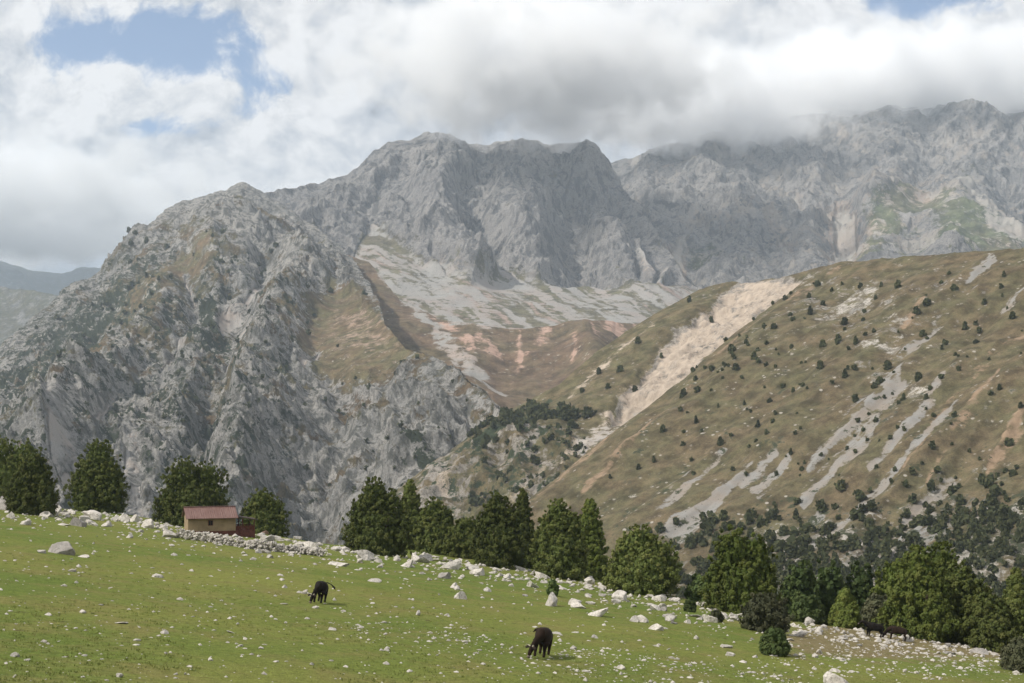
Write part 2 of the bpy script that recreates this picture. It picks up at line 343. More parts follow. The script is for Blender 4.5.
def build_spur():
    crest = [(380, 505, 1), (430, 470, 1), (470, 440, 1), (500, 415, 1), (530, 398, 1), (560, 383, 1), (600, 352, 1), (640, 325, 1), (670, 305, 1), (700, 288, 1), (730, 280, 1), (770, 277, 1), (800, 272, 1), (840, 262, 1), (900, 262, 1)]
    S = sheet(380, 900, 560, 390, [[(380, 680, 1), (900, 680, 1)], crest], (1.0, 22), (16, .5, 14.0), 8.0, hill_plane(330))
    P = S.P; n = fbm(P, 120, 4) * 7 + fbm(P, 22, 5) * 1.8
    x, y = warpxy(S.PX, S.PY, 3.5, 20, 4.4)
    cut = poly(x, y, [(795, 276), (742, 279), (722, 292), (704, 312), (672, 340), (640, 374), (620, 398), (608, 420), (640, 416), (680, 384), (720, 348), (770, 310), (815, 276)], 4)
    low = sstep(-15, 25, (y - 420) - np.abs(x - 520) * .1) * sstep(625, 560, x)
    n = n - 9 * cut + ridged(P * np.array([1, 1, .5]), 26, 5) * (3.5 * cut + 5 * low)
    S.P = P + S.N * (n * (0.35 + 0.65 * S.crest))[..., None]
    c = S.cover; c[..., 0] = 1 - .42 * low - cut; c[..., 2] = cut
    for pts, w in [([(735, 290), (690, 330)], [3, 3]), ([(655, 330), (610, 362), (570, 395)], [2, 3, 2]), ([(610, 418), (585, 450), (560, 470)], [9, 7, 3]), ([(545, 470), (500, 520)], [3, 4]), ([(462, 470), (445, 495)], [4, 6])]:
        c[..., 2] = np.maximum(c[..., 2], .8 * stroke(x, y, pts, w, 3))
    c[..., 1] = .75 * stroke(x, y, [(640, 405), (600, 432), (580, 455)], [6, 11, 6], 4)
    c[..., 3] = .38 * low + .5 * stroke(x, y, [(560, 395), (510, 425), (470, 455)], [5, 12, 6], 6)
    finish(S, 'spur_hill', terrain_mat('spur_ground', (.22, .20, .175), (.28, .25, .22), (.09, .08, .065), (.106, .083, .048), (.088, .08, .042), (.32, .295, .27), (.40, .33, .265), (.035, .045, .025), .45, .7, es=.9))
    return S
SPUR = build_spur()

def build_crags():
    crest = [(-160, 440, 1600), (0, 345, 1900), (40, 312, 2050), (90, 275, 2250), (130, 240, 2380), (180, 204, 2520), (215, 190, 2580), (240, 182, 2650), (262, 190, 2650), (285, 204, 2560), (312, 222, 2420), (342, 246, 2200), (364, 280, 1850), (385, 322, 1500), (405, 345, 1380), (430, 352, 1310), (465, 366, 1240), (490, 385, 1190), (512, 410, 1120), (530, 440, 1040), (560, 490, 950), (600, 540, 900)]
    mid = [(-160, 480, 1250), (0, 440, 1250), (100, 420, 1280), (200, 405, 1320), (300, 375, 1400), (345, 365, 1390), (400, 390, 1230), (440, 400, 1150), (480, 430, 1080), (520, 475, 960), (560, 530, 910), (600, 570, 880)]
    base = [(-160, 680, 700), (0, 680, 700), (200, 680, 720), (400, 680, 740), (600, 690, 740)]
    S = sheet(-160, 600, 800, 520, [base, mid, crest], (4, 30), (16, .6, 30.0), 12.0)
    P = S.P; Q = P * np.array([1, 1, .42]); W = np.stack([perlin(P / 160), perlin(P / 160 + 31), perlin(P / 160 + 77)], -1) * 40
    x, y = warpxy(S.PX, S.PY, 5, 34, 2.2); c = S.cover
    brown = .80 * poly(x, y, [(330, 288), (362, 300), (400, 335), (425, 352), (392, 362), (350, 378), (318, 372), (305, 352), (318, 315)], 13)
    scr = np.zeros_like(x)
    for pts, w in [([(187, 280), (194, 312), (190, 338), (166, 368)], [3, 5, 6, 4]), ([(262, 285), (236, 310), (222, 326)], [3, 9, 4]), ([(250, 325), (238, 350), (226, 368)], [7, 7, 2]), ([(320, 352), (304, 374)], [2, 3]), ([(55, 440), (70, 475), (80, 510)], [3, 12, 22]), ([(135, 465), (128, 510)], [8, 16]),
                   ([(120, 420), (100, 450)], [2, 3]), ([(265, 300), (285, 290)], [2, 4])]:
        scr = np.maximum(scr, stroke(x, y, pts, w, 2.5))
    grass = .95 * stroke(x, y, [(232, 210), (258, 222), (290, 235)], [3, 8, 5], 5) + .65 * blob(x, y, 200, 262, 34, 24, 30) + .5 * blob(x, y, 150, 290, 40, 24, -20) + .45 * blob(x, y, 120, 330, 70, 36, -25) + .45 * blob(x, y, 225, 350, 26, 22) + .35 * blob(x, y, 60, 380, 70, 40, -20) + .4 * blob(x, y, 290, 330, 30, 40) + .5 * blob(x, y, 215, 395, 50, 18, -20) + .4 * blob(x, y, 360, 400, 30, 14) + .5 * blob(x, y, 470, 385, 26, 14, 35)
    soft = np.clip(brown + scr + .75 * grass, 0, 1)
    hi = sstep(330, 230, y)
    Q = P * np.array([1, .35, .30]); Q2 = P * np.array([1, .6, .55])
    Q3 = P * np.array([1, .8, .75])
    big = ridged(Q + W, 330, 2, .5, 3.3) * 34 + ridged(Q2 + W * .6, 110, 2, .5, 8.1) * 15 + fbm(P, 180, 3) * 8
    fine = ridged(Q3 + W * .3, 38, 5, .60, 1.7) * 8.5 + np.abs(fbm(P, 12, 4, .62)) * 3.2
    big = big + spurs(S, x, y, [([(240, 175), (215, 255), (150, 325), (80, 420), (40, 520)], 70, 70), ([(188, 270), (194, 312), (190, 338), (160, 375), (120, 430), (75, 510)], -50, 34), ([(268, 280), (238, 325), (218, 380), (205, 450)], -60, 34),
        ([(305, 235), (280, 320), (255, 390), (235, 500)], 65, 48), ([(330, 380), (318, 440), (310, 520)], -40, 34), ([(430, 345), (415, 420), (390, 520)], 45, 50), ([(500, 400), (470, 440), (440, 500)], -25, 30), ([(120, 245), (60, 330), (0, 400)], 45, 55), ([(110, 300), (50, 400)], -40, 30)])
    n = big - big.mean() + (fine - fine.mean()) * (1 - .85 * soft) * (1 - .25 * hi)
    n = n * (1 - .8 * brown) - brown * 4 - scr * 5
    S.P = P + S.N * (n * (0.25 + 0.75 * S.crest))[..., None]
    lw = sstep(230, 320, y) * sstep(380, 220, x)
    c[..., 0] = np.clip(brown + grass * .72 + .23 * sstep(200, 290, y), 0, 1); c[..., 1] = scr; c[..., 2] = .55 * blob(x, y, 362, 332, 46, 26) + .12 + .55 * stroke(x, y, [(470, 452), (455, 480), (445, 500)], [5, 9, 9], 5) + .3 * blob(x, y, 300, 225, 40, 26)
    c[..., 3] = .31 * lw + .42 * stroke(x, y, [(10, 380), (60, 335), (110, 300), (170, 262)], [12, 14, 10, 4], 14) + .45 * blob(x, y, 205, 328, 26, 24) + .62 * stroke(x, y, [(415, 425), (420, 445), (432, 465)], [5, 10, 6], 5) + .4 * stroke(x, y, [(520, 420), (480, 455)], [8, 8], 6) + .14
    c[..., 3] *= (1 - .8 * brown) * (1 - .9 * np.clip(scr, 0, 1)); c[..., 0] *= 1 - .8 * np.clip(scr, 0, 1)
    c[..., 1] = scr * np.clip(.80 + .9 * fbm(P * np.array([1, .3, .3]), 18, 4, .6), 0, 1)
    finish(S, 'crag_mountain', terrain_mat('crag_rock', (.225, .22, .208), (.34, .32, .295), (.068, .069, .06), (.118, .084, .05), (.09, .082, .042), (.275, .265, .25), (.30, .22, .17), (.038, .045, .028), .9, 1.0, es=1.0, crack_t=.42))
    return S
CRAG = build_crags()

def build_terrace():
    crest = [(260, 250, 2300), (330, 250, 2200), (370, 262, 2100), (400, 300, 1900), (440, 320, 1800), (475, 324, 1760), (520, 326, 1740), (560, 323, 1760), (600, 321, 1800), (640, 321, 1850), (700, 300, 1900), (780, 290, 1950)]
    mid = [(260, 330, 1800), (340, 330, 1720), (400, 345, 1620), (470, 372, 1500), (520, 385, 1470), (580, 380, 1500), (640, 362, 1600), (780, 350, 1700)]
    base = [(260, 430, 1390), (400, 430, 1390), (520, 430, 1300), (640, 430, 1300), (780, 430, 1300)]
    S = sheet(260, 780, 560, 220, [base, mid, crest], (1.0, 14), (14, -.02, 30.0), 21.0)
    P = S.P; x, y = warpxy(S.PX, S.PY, 3, 18, 6.1); c = S.cover
    g = np.stack([P[..., 0], P[..., 1] * .25, P[..., 2] * .2], -1)
    n = (ridged(g, 150, 2, .5, 2.2) - .7) * 24 * sstep(460, 510, x) + fbm(P, 60, 3) * 4 + fbm(P, 160, 4) * 10 + fbm(P, 30, 4) * 2
    S.P = P + S.N * (n * (0.2 + 0.8 * S.crest))[..., None]
    c[..., 0] = 1.0; sk = fbm(P * np.array([1, .2, .2]), 22, 4, .6)
    for pts, w in [([(378, 268), (410, 305), (440, 335), (470, 360), (505, 385)], [5, 6, 6, 10, 6]), ([(420, 300), (455, 318), (490, 324)], [6, 9, 3])]:
        c[..., 1] = np.maximum(c[..., 1], .95 * stroke(x, y, pts, w, 3))
    for pts, w in [([(520, 330), (518, 352), (508, 375)], [4, 4, 5]), ([(545, 326), (528, 345)], [8, 3]), ([(590, 328), (596, 352)], [4, 2]), ([(575, 335), (572, 360)], [3, 4]), ([(612, 326), (628, 336)], [10, 6]), ([(640, 326), (620, 345)], [9, 3]), ([(535, 395), (570, 382), (600, 372)], [6, 7, 4]), ([(500, 345), (480, 335)], [5, 8]), ([(430, 318), (470, 340)], [3, 7])]:
        c[..., 2] = np.maximum(c[..., 2], .8 * stroke(x, y, pts, w, 3.5))
    c[..., 1] *= np.clip(.85 + .6 * sk, 0, 1.1); c[..., 2] = c[..., 2] * np.clip(1.0 + .6 * sk, 0, 1.25) + .3 * np.clip(sk, 0, 1)
    finish(S, 'moraine_terrace', terrain_mat('terrace_ground', (.27, .25, .22), (.33, .30, .26), (.13, .12, .10), (.120, .082, .054), (.098, .078, .046), (.27, .26, .24), (.36, .245, .19), (.05, .055, .03), 1.2, .6, es=1.8))
    return S
TERR = build_terrace()

def build_massif():
    crest = [(180, 235, 3000), (240, 196, 3100), (265, 189, 3150), (300, 180, 3250), (320, 177, 3300), (345, 171, 3350), (362, 158, 3400), (385, 142, 3500), (410, 141, 3550), (432, 135, 3600), (452, 139, 3600), (470, 147, 3600), (490, 146, 3650), (520, 141, 3700), (555, 147, 3650), (575, 144, 3600), (588, 142, 3550), (604, 160, 3450), (622, 182, 3350), (645, 205, 3250), (668, 240, 3100), (690, 275, 2950), (760, 330, 2700)]
    mid = [(180, 330, 2500), (300, 310, 2550), (380, 268, 2750), (440, 270, 2800), (500, 290, 2750), (560, 285, 2800), (620, 290, 2750), (700, 320, 2600), (760, 350, 2550)]
    base = [(180, 400, 2050), (400, 370, 2100), (500, 350, 2150), (640, 345, 2200), (760, 380, 2200)]
    S = sheet(180, 760, 660, 300, [base, mid, crest], (3.5, 26), (14, .7, 50.0), 31.0)
    P = S.P; Q = P * np.array([1, 1, .5]); W = np.stack([perlin(P / 380), perlin(P / 380 + 31), perlin(P / 380 + 77)], -1) * 110
    x, y = warpxy(S.PX, S.PY, 4, 26, 9.2); c = S.cover
    lowline = np.interp(x, [180, 345, 372, 395, 430, 470, 495, 515, 550, 590, 640, 680, 760], [330, 270, 224, 244, 268, 284, 276, 272, 284, 272, 276, 278, 300])
    scr = sstep(-8, 10, y - lowline)
    for pts, w in [([(373, 222), (380, 250), (400, 285), (440, 318)], [3, 6, 12, 20]), ([(430, 262), (460, 295)], [2, 5]), ([(500, 262), (512, 290)], [2, 10]), ([(640, 235), (655, 268)], [2, 7]), ([(672, 262), (660, 285)], [3, 6])]:
        scr = np.maximum(scr, stroke(x, y, pts, w, 3))
    Q = P * np.array([1, .40, .32]); Q2 = P * np.array([1, .6, .5])
    n = ridged(Q + W, 600, 2, .45, 5.5) * 78 + ridged(Q2 + W, 200, 3, .5, 1.1) * 20; f_ = ridged(P * np.array([1, .75, .7]) + W * .5, 90, 6, .56, 2.9) * 17 + np.abs(fbm(P, 30, 3, .6)) * 7
    n = n + spurs(S, x, y, [([(432, 130), (424, 190), (440, 240), (490, 300)], 85, 46), ([(470, 142), (476, 215), (500, 270)], -75, 32), ([(515, 142), (515, 215), (550, 290)], 70, 40), ([(560, 146), (572, 230), (600, 285)], -60, 30), ([(588, 138), (602, 195), (640, 262), (665, 290)], 85, 38),
        ([(385, 140), (365, 190), (372, 230)], -55, 28), ([(345, 168), (330, 215), (320, 260)], 50, 34), ([(400, 200), (410, 240)], -40, 22), ([(625, 185), (655, 262)], -60, 24)])
    n = (n - n.mean()) * (1 - .82 * scr) + (f_ - f_.mean()) * (1 - .9 * scr)
    S.P = P + S.N * (n * (0.22 + 0.78 * S.crest) * (1 - .55 * sstep(285, 330, y)))[..., None]
    ap = sstep(-8, 10, y - lowline)                             # fans run down to the right
    fan = np.stack([(y - .55 * x) / 7.0, (x + .55 * y) / 95.0, 0 * x], -1); sk = fbm(fan, 1.0, 4, .6); sk2 = fbm(fan, 1.0, 3, .6, 13.0)
    c[..., 1] = np.clip(scr * (.80 + .85 * sk - .22 * sstep(285, 325, y)), 0, 1); c[..., 0] = .9 * ap
    c[..., 2] = ap * np.clip(.42 + .75 * sk2, 0, .9) + .45 * blob(x, y, 680, 290, 22, 18) + .22 * blob(x, y, 560, 230, 50, 50) + .3 * blob(x, y, 470, 300, 60, 14, 25)
    c[..., 3] = .35 * blob(x, y, 405, 228, 26, 22) - .5 * ap
    finish(S, 'massif', terrain_mat('massif_rock', (.205, .195, .188), (.30, .28, .262), (.085, .084, .082), (.11, .095, .06), (.10, .094, .052), (.265, .257, .24), (.29, .22, .185), (.11, .108, .108), 2.0, 1.0, es=2.2))
    return S
build_massif()

def build_far_right():
    crest = [(540, 190, 4300), (600, 165, 4300), (650, 150, 4350), (700, 138, 4400), (760, 124, 4450), (820, 115, 4500), (880, 112, 4500), (930, 104, 4500), (970, 100, 4500), (1010, 108, 4500), (1060, 100, 4500), (1200, 130, 4500)]
    mid = [(540, 255, 3500), (680, 262, 3300), (760, 240, 3400), (820, 220, 3500), (900, 200, 3600), (1000, 195, 3700), (1200, 210, 3700)]
    base = [(540, 350, 2500), (700, 345, 2500), (850, 330, 2500), (1024, 310, 2500), (1200, 310, 2500)]
    S = sheet(540, 1200, 700, 290, [base, mid, crest], (3.5, 30), (14, .6, 60.0), 41.0)
    P = S.P; Q = P * np.array([1, 1, .55]); W = np.stack([perlin(P / 420), perlin(P / 420 + 31), perlin(P / 420 + 77)], -1) * 130
    x, y = warpxy(S.PX, S.PY, 5, 30, 14.2); c = S.cover
    Q = P * np.array([1, .5, .45])
    n = ridged(Q + W, 700, 3, .42, 7.5) * 80 + ridged(P + W * .5, 130, 6, .55, 4.9) * 20 + np.abs(fbm(P, 36, 3, .6)) * 8; n = n - n.mean()
    n = n + spurs(S, x, y, [([(650, 145), (640, 200), (660, 280)], 70, 40), ([(742, 150), (720, 225), (680, 288)], -90, 40), ([(735, 210), (790, 213), (815, 240), (822, 275)], 95, 42), ([(700, 140), (735, 210)], 50, 36), ([(842, 160), (845, 220), (836, 275)], -80, 34), ([(900, 110), (885, 190), (870, 262)], 80, 44),
        ([(960, 100), (975, 180), (945, 262)], 75, 46), ([(925, 130), (920, 210)], -55, 30), ([(1010, 110), (1030, 200), (1040, 250)], -50, 40)])
    st = np.sin((P[..., 2] + .25 * P[..., 0] + 60 * perlin(P / 300)) / 16) * 4           # bedding ledges
    n = n + st
    gr = .9 * blob(x, y, 985, 235, 60, 22, 15) + .8 * blob(x, y, 885, 225, 40, 14, -35) + .7 * blob(x, y, 860, 262, 40, 10, -20) + .6 * blob(x, y, 700, 262, 30, 14) + .8 * blob(x, y, 920, 205, 30, 12, 30) + .8 * blob(x, y, 950, 255, 60, 12)
    scr = np.zeros_like(x)
    for pts, w in [([(842, 205), (846, 235), (838, 272)], [10, 14, 7]), ([(950, 200), (1000, 225), (1040, 240)], [5, 12, 8]), ([(690, 235), (672, 285)], [4, 10]), ([(770, 225), (790, 255)], [3, 5]), ([(870, 232), (850, 250)], [2, 3]), ([(930, 238), (915, 262)], [2, 2])]:
        scr = np.maximum(scr, stroke(x, y, pts, w, 4))
    S.P = P + S.N * (n * (0.3 + 0.7 * S.crest) * (1 - .6 * np.clip(gr, 0, 1)))[..., None]
    c[..., 0] = np.clip(gr, 0, 1); c[..., 1] = scr * .9; sk = fbm(P * np.array([1, .3, .25]), 60, 4, .6); c[..., 2] = .7 * scr * sstep(890, 850, x) + .5 * blob(x, y, 925, 198, 16, 10) + .34 + .5 * sk + .25 * blob(x, y, 850, 220, 50, 40); c[..., 1] = np.maximum(c[..., 1], .30 + .5 * sk)
    c[..., 3] = .3 * blob(x, y, 750, 240, 40, 26)
    finish(S, 'far_mountain', terrain_mat('far_mountain_rock', (.20, .193, .187), (.285, .268, .252), (.09, .088, .085), (.085, .098, .05), (.105, .096, .055), (.30, .28, .25), (.32, .25, .20), (.10, .10, .10), 2.4, 1.0, es=2.6))
build_far_right()

def build_far_left():
    m = terrain_mat('far_ridge_ground', (.15, .145, .14), (.20, .19, .18), (.08, .08, .075), (.07, .068, .038), (.08, .07, .042), (.22, .215, .20), (.35, .28, .23), (.06, .065, .045), 3.0, .8)
    for name, crest, base, sd_ in [('far_ridge', [(-400, 215, 9000), (-200, 240, 8600), (-60, 256, 8400), (0, 262, 8200), (30, 270, 8200), (62, 273, 8200), (95, 268, 8200), (150, 255, 8200), (300, 270, 8200)], [(-400, 420, 5200), (300, 420, 5200)], 51.0),
                                   ('side_valley_hill', [(-400, 330, 4300), (-100, 300, 4300), (0, 282, 4300), (30, 286, 4200), (60, 292, 4100), (100, 284, 4000), (140, 300, 3900), (300, 330, 3800)], [(-400, 470, 2900), (300, 470, 2900)], 57.0)]:
        S = sheet(-400, 300, 460, 160, [base, crest], (2.5, 30), (14, .4, 120.0), sd_)
        P = S.P; n = ridged(P, 700, 5, .5, sd_) * 90; n -= n.mean()
        S.P = P + S.N * (n * (.25 + .75 * S.crest))[..., None]
        S.cover[..., 0] = .62; S.cover[..., 3] = .35 * (sd_ < 55) + .15; S.cover[..., 1] = .5 * blob(S.PX, S.PY, 65, 315, 22, 10, -20)
        finish(S, name, m)
build_far_left()

vf = np_mesh('valley_floor', [(-6900, -900, -170), (6900, -900, -170), (6900, 13900, -170), (-6900, 13900, -170)], np.array([[0, 1, 2, 3]]))
tag(link('valley_floor', vf, plain('valley_ground', (.12, .11, .06), .15, .01)), kind='structure')

# ------------------------------------------------------------------ air and the cloud bank on the summits
def build_air():
    v = [(x, y, z) for z in (-420, 1420) for x, y in ((-7000, -1000), (7000, -1000), (7000, 14000), (-7000, 14000))]
    me = np_mesh('haze', v, np.array([[0, 3, 2, 1], [4, 5, 6, 7], [0, 1, 5, 4], [1, 2, 6, 5], [2, 3, 7, 6], [3, 0, 4, 7]]), False)
    m = bpy.data.materials.new('haze_air'); m.use_nodes = True; g = NG(m.node_tree); g.n.clear(); out = g.node('ShaderNodeOutputMaterial')
    pv = g.node('ShaderNodeVolumePrincipled'); pv.inputs['Density'].default_value = 0.000085; pv.inputs['Color'].default_value = (.72, .85, 1.0, 1); pv.inputs['Anisotropy'].default_value = 0.2
    g.l.new(pv.outputs[0], out.inputs['Volume'])
    tag(link('haze', me, m), 'pale blue air between the meadow and the far mountains', 'haze', None, 'stuff')
build_air()
def cloud(label, loc, rad, dens, lam, seed, edge=.55, alb=.97):
    bm = bmesh.new(); bmesh.ops.create_icosphere(bm, subdivisions=3, radius=1.0); me = bpy.data.meshes.new('cloud'); bm.to_mesh(me); bm.free()
    m = bpy.data.materials.new('cloud_vapour'); m.use_nodes = True; g = NG(m.node_tree); g.n.clear(); out = g.node('ShaderNodeOutputMaterial')
    tc = g.node('ShaderNodeTexCoord').outputs['Object']; ln = g.node('ShaderNodeVectorMath', operation='LENGTH'); g.l.new(tc, ln.inputs[0])
    wp = g.vm('ADD', g.vm('MULTIPLY', tc, tuple(r_ / lam for r_ in rad)), (seed, seed * 1.7, 0))
    n = g.noise(wp, 1.0, 6, .62)
    d = g.m('ADD', g.m('SUBTRACT', edge, ln.outputs['Value']), g.m('MULTIPLY', g.m('SUBTRACT', n, .5), 2.1))
    pv = g.node('ShaderNodeVolumePrincipled'); g.put(pv.inputs['Density'], g.ramp(d, 0, .55, 0, dens)); pv.inputs['Color'].default_value = (alb, alb + .003, alb + .008, 1); pv.inputs['Anisotropy'].default_value = 0.1
    g.l.new(pv.outputs[0], out.inputs['Volume'])
    o = link('cloud', me, m); o.location = loc; o.scale = rad
    return tag(o, label, 'cloud', None, 'stuff')
cloud('grey cloud pressing down on the central summit', ray(540, 62, 3250), (640, 600, 235), .026, 120, 3.0, .68, .975)
cloud('pale cloud drifting behind the central summit', ray(690, 105, 4050), (620, 330, 190), .022, 120, 5.0, .74, .99)
cloud('long white cloud bank hiding the right hand summits', ray(950, 86, 4500), (1250, 600, 235), .020, 170, 8.0, .76, .99)
cloud('dark grey cloud shading the far blue ridge at the left', ray(-90, 205, 7500), (2400, 2100, 330), .016, 320, 11.0, .72)
sc.cycles.volume_bounces = 12; sc.cycles.max_bounces = 12; sc.cycles.volume_step_rate = 1.0

# ------------------------------------------------------------------ meadow
EX = [-600, -300, 0, 60, 130, 180, 250, 330, 420, 500, 560, 640, 700, 760, 850, 930, 1024, 1200, 1500]
EYP = [470, 488, 500, 508, 515, 525, 532, 545, 552, 565, 572, 590, 602, 618, 628, 638, 655, 690, 740]
EYD = []
for _x, _y in zip(EX, EYP):
    den = (_y - HY) / F - .0571 - .1164 * (_x - CX) / F
    EYD.append(min(190.0, 6.01 / max(den, .03)))
_lump = rng.uniform(0, 100, 3)
def ground(x, y):
    x = np.asarray(x, float); y = np.asarray(y, float)
    p = np.stack([x, y, np.zeros_like(x)], -1)
    z = -6.01 - .1164 * x - .0571 * y
    r = np.hypot(x, y); z = z + 4.3 * np.exp(-(r / 13.0) ** 2)
    z = z + .35 * perlin(p / 22 + 5) + .16 * perlin(p / 8 + 9) + .05 * perlin(p / 2.6)
    px = CX + F * x / np.maximum(y, 15.0); ye = np.interp(px, EX, EYD); s = np.where(y > 15, y - ye, -50.0)
    z = z - .5 * np.where(s > 0, s * s / (s + 9.0), 0) + .12 * perlin(p / 5 + 3) * sstep(-20, 0, s)
    zb = np.where(y < 0, -.03 * y, 0)
    return z + zb
def gz(x, y): return float(ground(np.array([x]), np.array([y]))[0])
def edge_y(px): return float(np.interp(px, EX, EYD))
def place(px, py, ymax=None):
    """where the line of sight through a spot meets the meadow"""
    Y = np.linspace(25, 200, 1400); x = (px - CX) * Y / F; hit = ground(x, Y) - (HY - py) * Y / F
    i = np.argmax(hit > 0) if (hit > 0).any() else None
    y = Y[i] if i is not None else edge_y(px)
    if ymax: y = min(y, ymax)
    X = (px - CX) * y / F; return Vector((X, y, gz(X, y)))
def behind_edge(px, d):
    y = edge_y(px) + d; X = (px - CX) * y / F; return Vector((X, y, gz(X, y)))

def build_meadow():
    xs = np.arange(-150, 150.01, .55); ys = np.arange(-45, 262, .55)
    X, Y = np.meshgrid(xs, ys); Z = ground(X, Y); P = np.stack([X, Y, Z], -1)
    px = CX + F * X / np.maximum(Y, 15.0); s = np.where(Y > 15, Y - np.interp(px, EX, EYD), -60)
    py = HY - F * Z / np.maximum(Y, 15.0)
    stony = sstep(-16, 2, s) * .55 + .55 * np.exp(-((py - 655) / 16) ** 2) * sstep(760, 860, px) * (Y > 40)
    dry = sstep(560, 900, px) * .22 + .55 * stony + .95 * np.exp(-((py - 641) / 13) ** 2) * sstep(740, 830, px) * (Y > 40)
    S = np.zeros(P.shape[:2] + (4,)); S[..., 0] = np.clip(stony, 0, 1); S[..., 1] = np.clip(dry, 0, 1); S[..., 3] = 1
    nr, nc = X.shape; i = np.arange(nr * nc).reshape(nr, nc)
    f = np.stack([i[:-1, :-1], i[:-1, 1:], i[1:, 1:], i[1:, :-1]], -1).reshape(-1, 4)
    m, g, b = new_mat('meadow_grass', 0.95, 0.05); p = g.node('ShaderNodeTexCoord').outputs['Object']
    at_ = g.node('ShaderNodeAttribute', attribute_name='cover'); sp = g.node('ShaderNodeSeparateColor'); g.l.new(at_.outputs['Color'], sp.inputs[0])
    n1 = g.noise(p, .045, 7, .62); n2 = g.noise(p, .35, 7, .65); n3 = g.noise(p, 3.0, 6, .7); n4 = g.noise(p, 14, 3, .6)
    green = g.mix(g.ramp(n1, .35, .65), (.112, .150, .032), (.170, .182, .046))
    green = g.mix(g.ramp(n2, .42, .70, 0, .7), green, (.185, .160, .06))
    dryc = g.mix(g.ramp(n3, .3, .7), (.165, .125, .065), (.20, .16, .095))
    col = g.mix(g.ramp(g.m('ADD', g.m('MULTIPLY', sp.outputs[1], .8), g.m('MULTIPLY', g.m('SUBTRACT', n2, .5), 1.3)), .35, .7, 0, .85), green, dryc)
    col = g.mix(g.ramp(g.noise(g.vm('ADD', p, (40, 11, 0)), .8, 5, .6), .665, .72, 0, .8), col, (.085, .06, .035))
    col = g.mix(1.0, col, g.ramp(n3, .2, .8, .70, 1.30), 'MULTIPLY'); col = g.mix(1.0, col, g.ramp(n4, .2, .8, .75, 1.25), 'MULTIPLY')
    g.put(b.inputs['Base Color'], col)
    bump_to(g, b, g.m('ADD', g.m('MULTIPLY', n3, .25), g.m('MULTIPLY', n4, .12)), .7, 1.0)
    me = np_mesh('meadow', P.reshape(-1, 3), f, True, {'cover': S.reshape(-1, 4)})
    tag(link('meadow', me, m), kind='structure')
build_meadow()

# ------------------------------------------------------------------ foliage
def leaf_mat(name, a, b_, yellow):
    m, g, b = new_mat(name, .75, .15); p = g.node('ShaderNodeTexCoord').outputs['Object']
    at_ = g.node('ShaderNodeAttribute', attribute_name='tint'); sp = g.node('ShaderNodeSeparateColor'); g.l.new(at_.outputs['Color'], sp.inputs[0])
    oi = g.node('ShaderNodeObjectInfo')
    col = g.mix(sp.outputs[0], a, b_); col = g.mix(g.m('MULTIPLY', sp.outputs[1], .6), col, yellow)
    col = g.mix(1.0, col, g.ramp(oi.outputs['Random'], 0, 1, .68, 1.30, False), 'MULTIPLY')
    g.put(b.inputs['Base Color'], col)
    tr = g.node('ShaderNodeBsdfTranslucent'); g.put(tr.inputs[0], col)
    mx = g.node('ShaderNodeMixShader'); mx.inputs[0].default_value = .28; g.l.new(b.outputs[0], mx.inputs[1]); g.l.new(tr.outputs[0], mx.inputs[2])
    g.l.new(mx.outputs[0], g.n['Material Output'].inputs[0])
    return m
def grass_tufts():
    r = np.random.default_rng(61); n = 9000; px = r.uniform(-30, 1054, n); py = r.uniform(540, 690, n) ; keep = []
    px, py = px[py > np.interp(px, EX, EYP) + 6], py[py > np.interp(px, EX, EYP) + 6]
    Y = np.full(px.shape, 90.0)
    for _ in range(40):                                        # march each tuft onto the slope
        x = (px - CX) * Y / F; Y = Y + .6 * (ground(x, Y) * -F / np.maximum(py - HY, 1) - Y)
    x = (px - CX) * Y / F; ok = (Y > 30) & (Y < 190) & (perlin(np.stack([x / 6, Y / 6, 0 * x], -1)) > -.15); x, Y = x[ok], Y[ok]; z = ground(x, Y)
    m = len(x); k = 5; B = np.repeat(np.stack([x, Y, z], -1), k, 0) + np.stack([r.normal(0, .07, m * k), r.normal(0, .07, m * k), np.zeros(m * k)], -1)
    h = np.repeat(r.uniform(.03, .085, m), k)[:, None] * r.uniform(.6, 1.2, (m * k, 1)); a = r.uniform(0, 6.28, m * k); w = np.stack([np.cos(a), np.sin(a), 0 * a], -1) * .025; ln = np.stack([r.normal(0, .35, m * k), r.normal(0, .35, m * k), np.ones(m * k)], -1)
    V = np.stack([B - w - [0, 0, .03], B + w - [0, 0, .03], B + ln * h], 1).reshape(-1, 3); Fc = np.arange(len(V)).reshape(-1, 3)
    T = np.repeat(np.repeat(np.stack([r.random(m), r.random(m) ** 3, 0 * x, 0 * x + 1], -1), k, 0), 3, 0)
    tag(link('grass_tufts', np_mesh('grass_tufts', V, Fc, True, {'tint': T}), leaf_mat('grass_blades', (.12, .165, .032), (.18, .20, .05), (.26, .23, .10))), 'short grass tufts scattered over the meadow', 'grass', None, 'stuff')
grass_tufts()
M_JUN = leaf_mat('juniper_foliage', (.074, .098, .026), (.124, .146, .038), (.17, .16, .05))
M_BRI = leaf_mat('bright_juniper_foliage', (.075, .105, .022), (.120, .145, .032), (.155, .155, .042))
M_DEC = leaf_mat('broadleaf_foliage', (.062, .096, .032), (.105, .145, .046), (.135, .15, .05))
M_SCR = leaf_mat('slope_bush_foliage', (.056, .066, .030), (.090, .096, .042), (.12, .11, .05))
M_GRB = leaf_mat('grey_bush_foliage', (.060, .066, .036), (.090, .095, .05), (.11, .10, .055))
M_BARK = plain('bark', (.10, .075, .055), .2, 6, .95, .4)
M_DEAD = plain('bleached_wood', (.34, .29, .25), .15, 5, .9, .3)

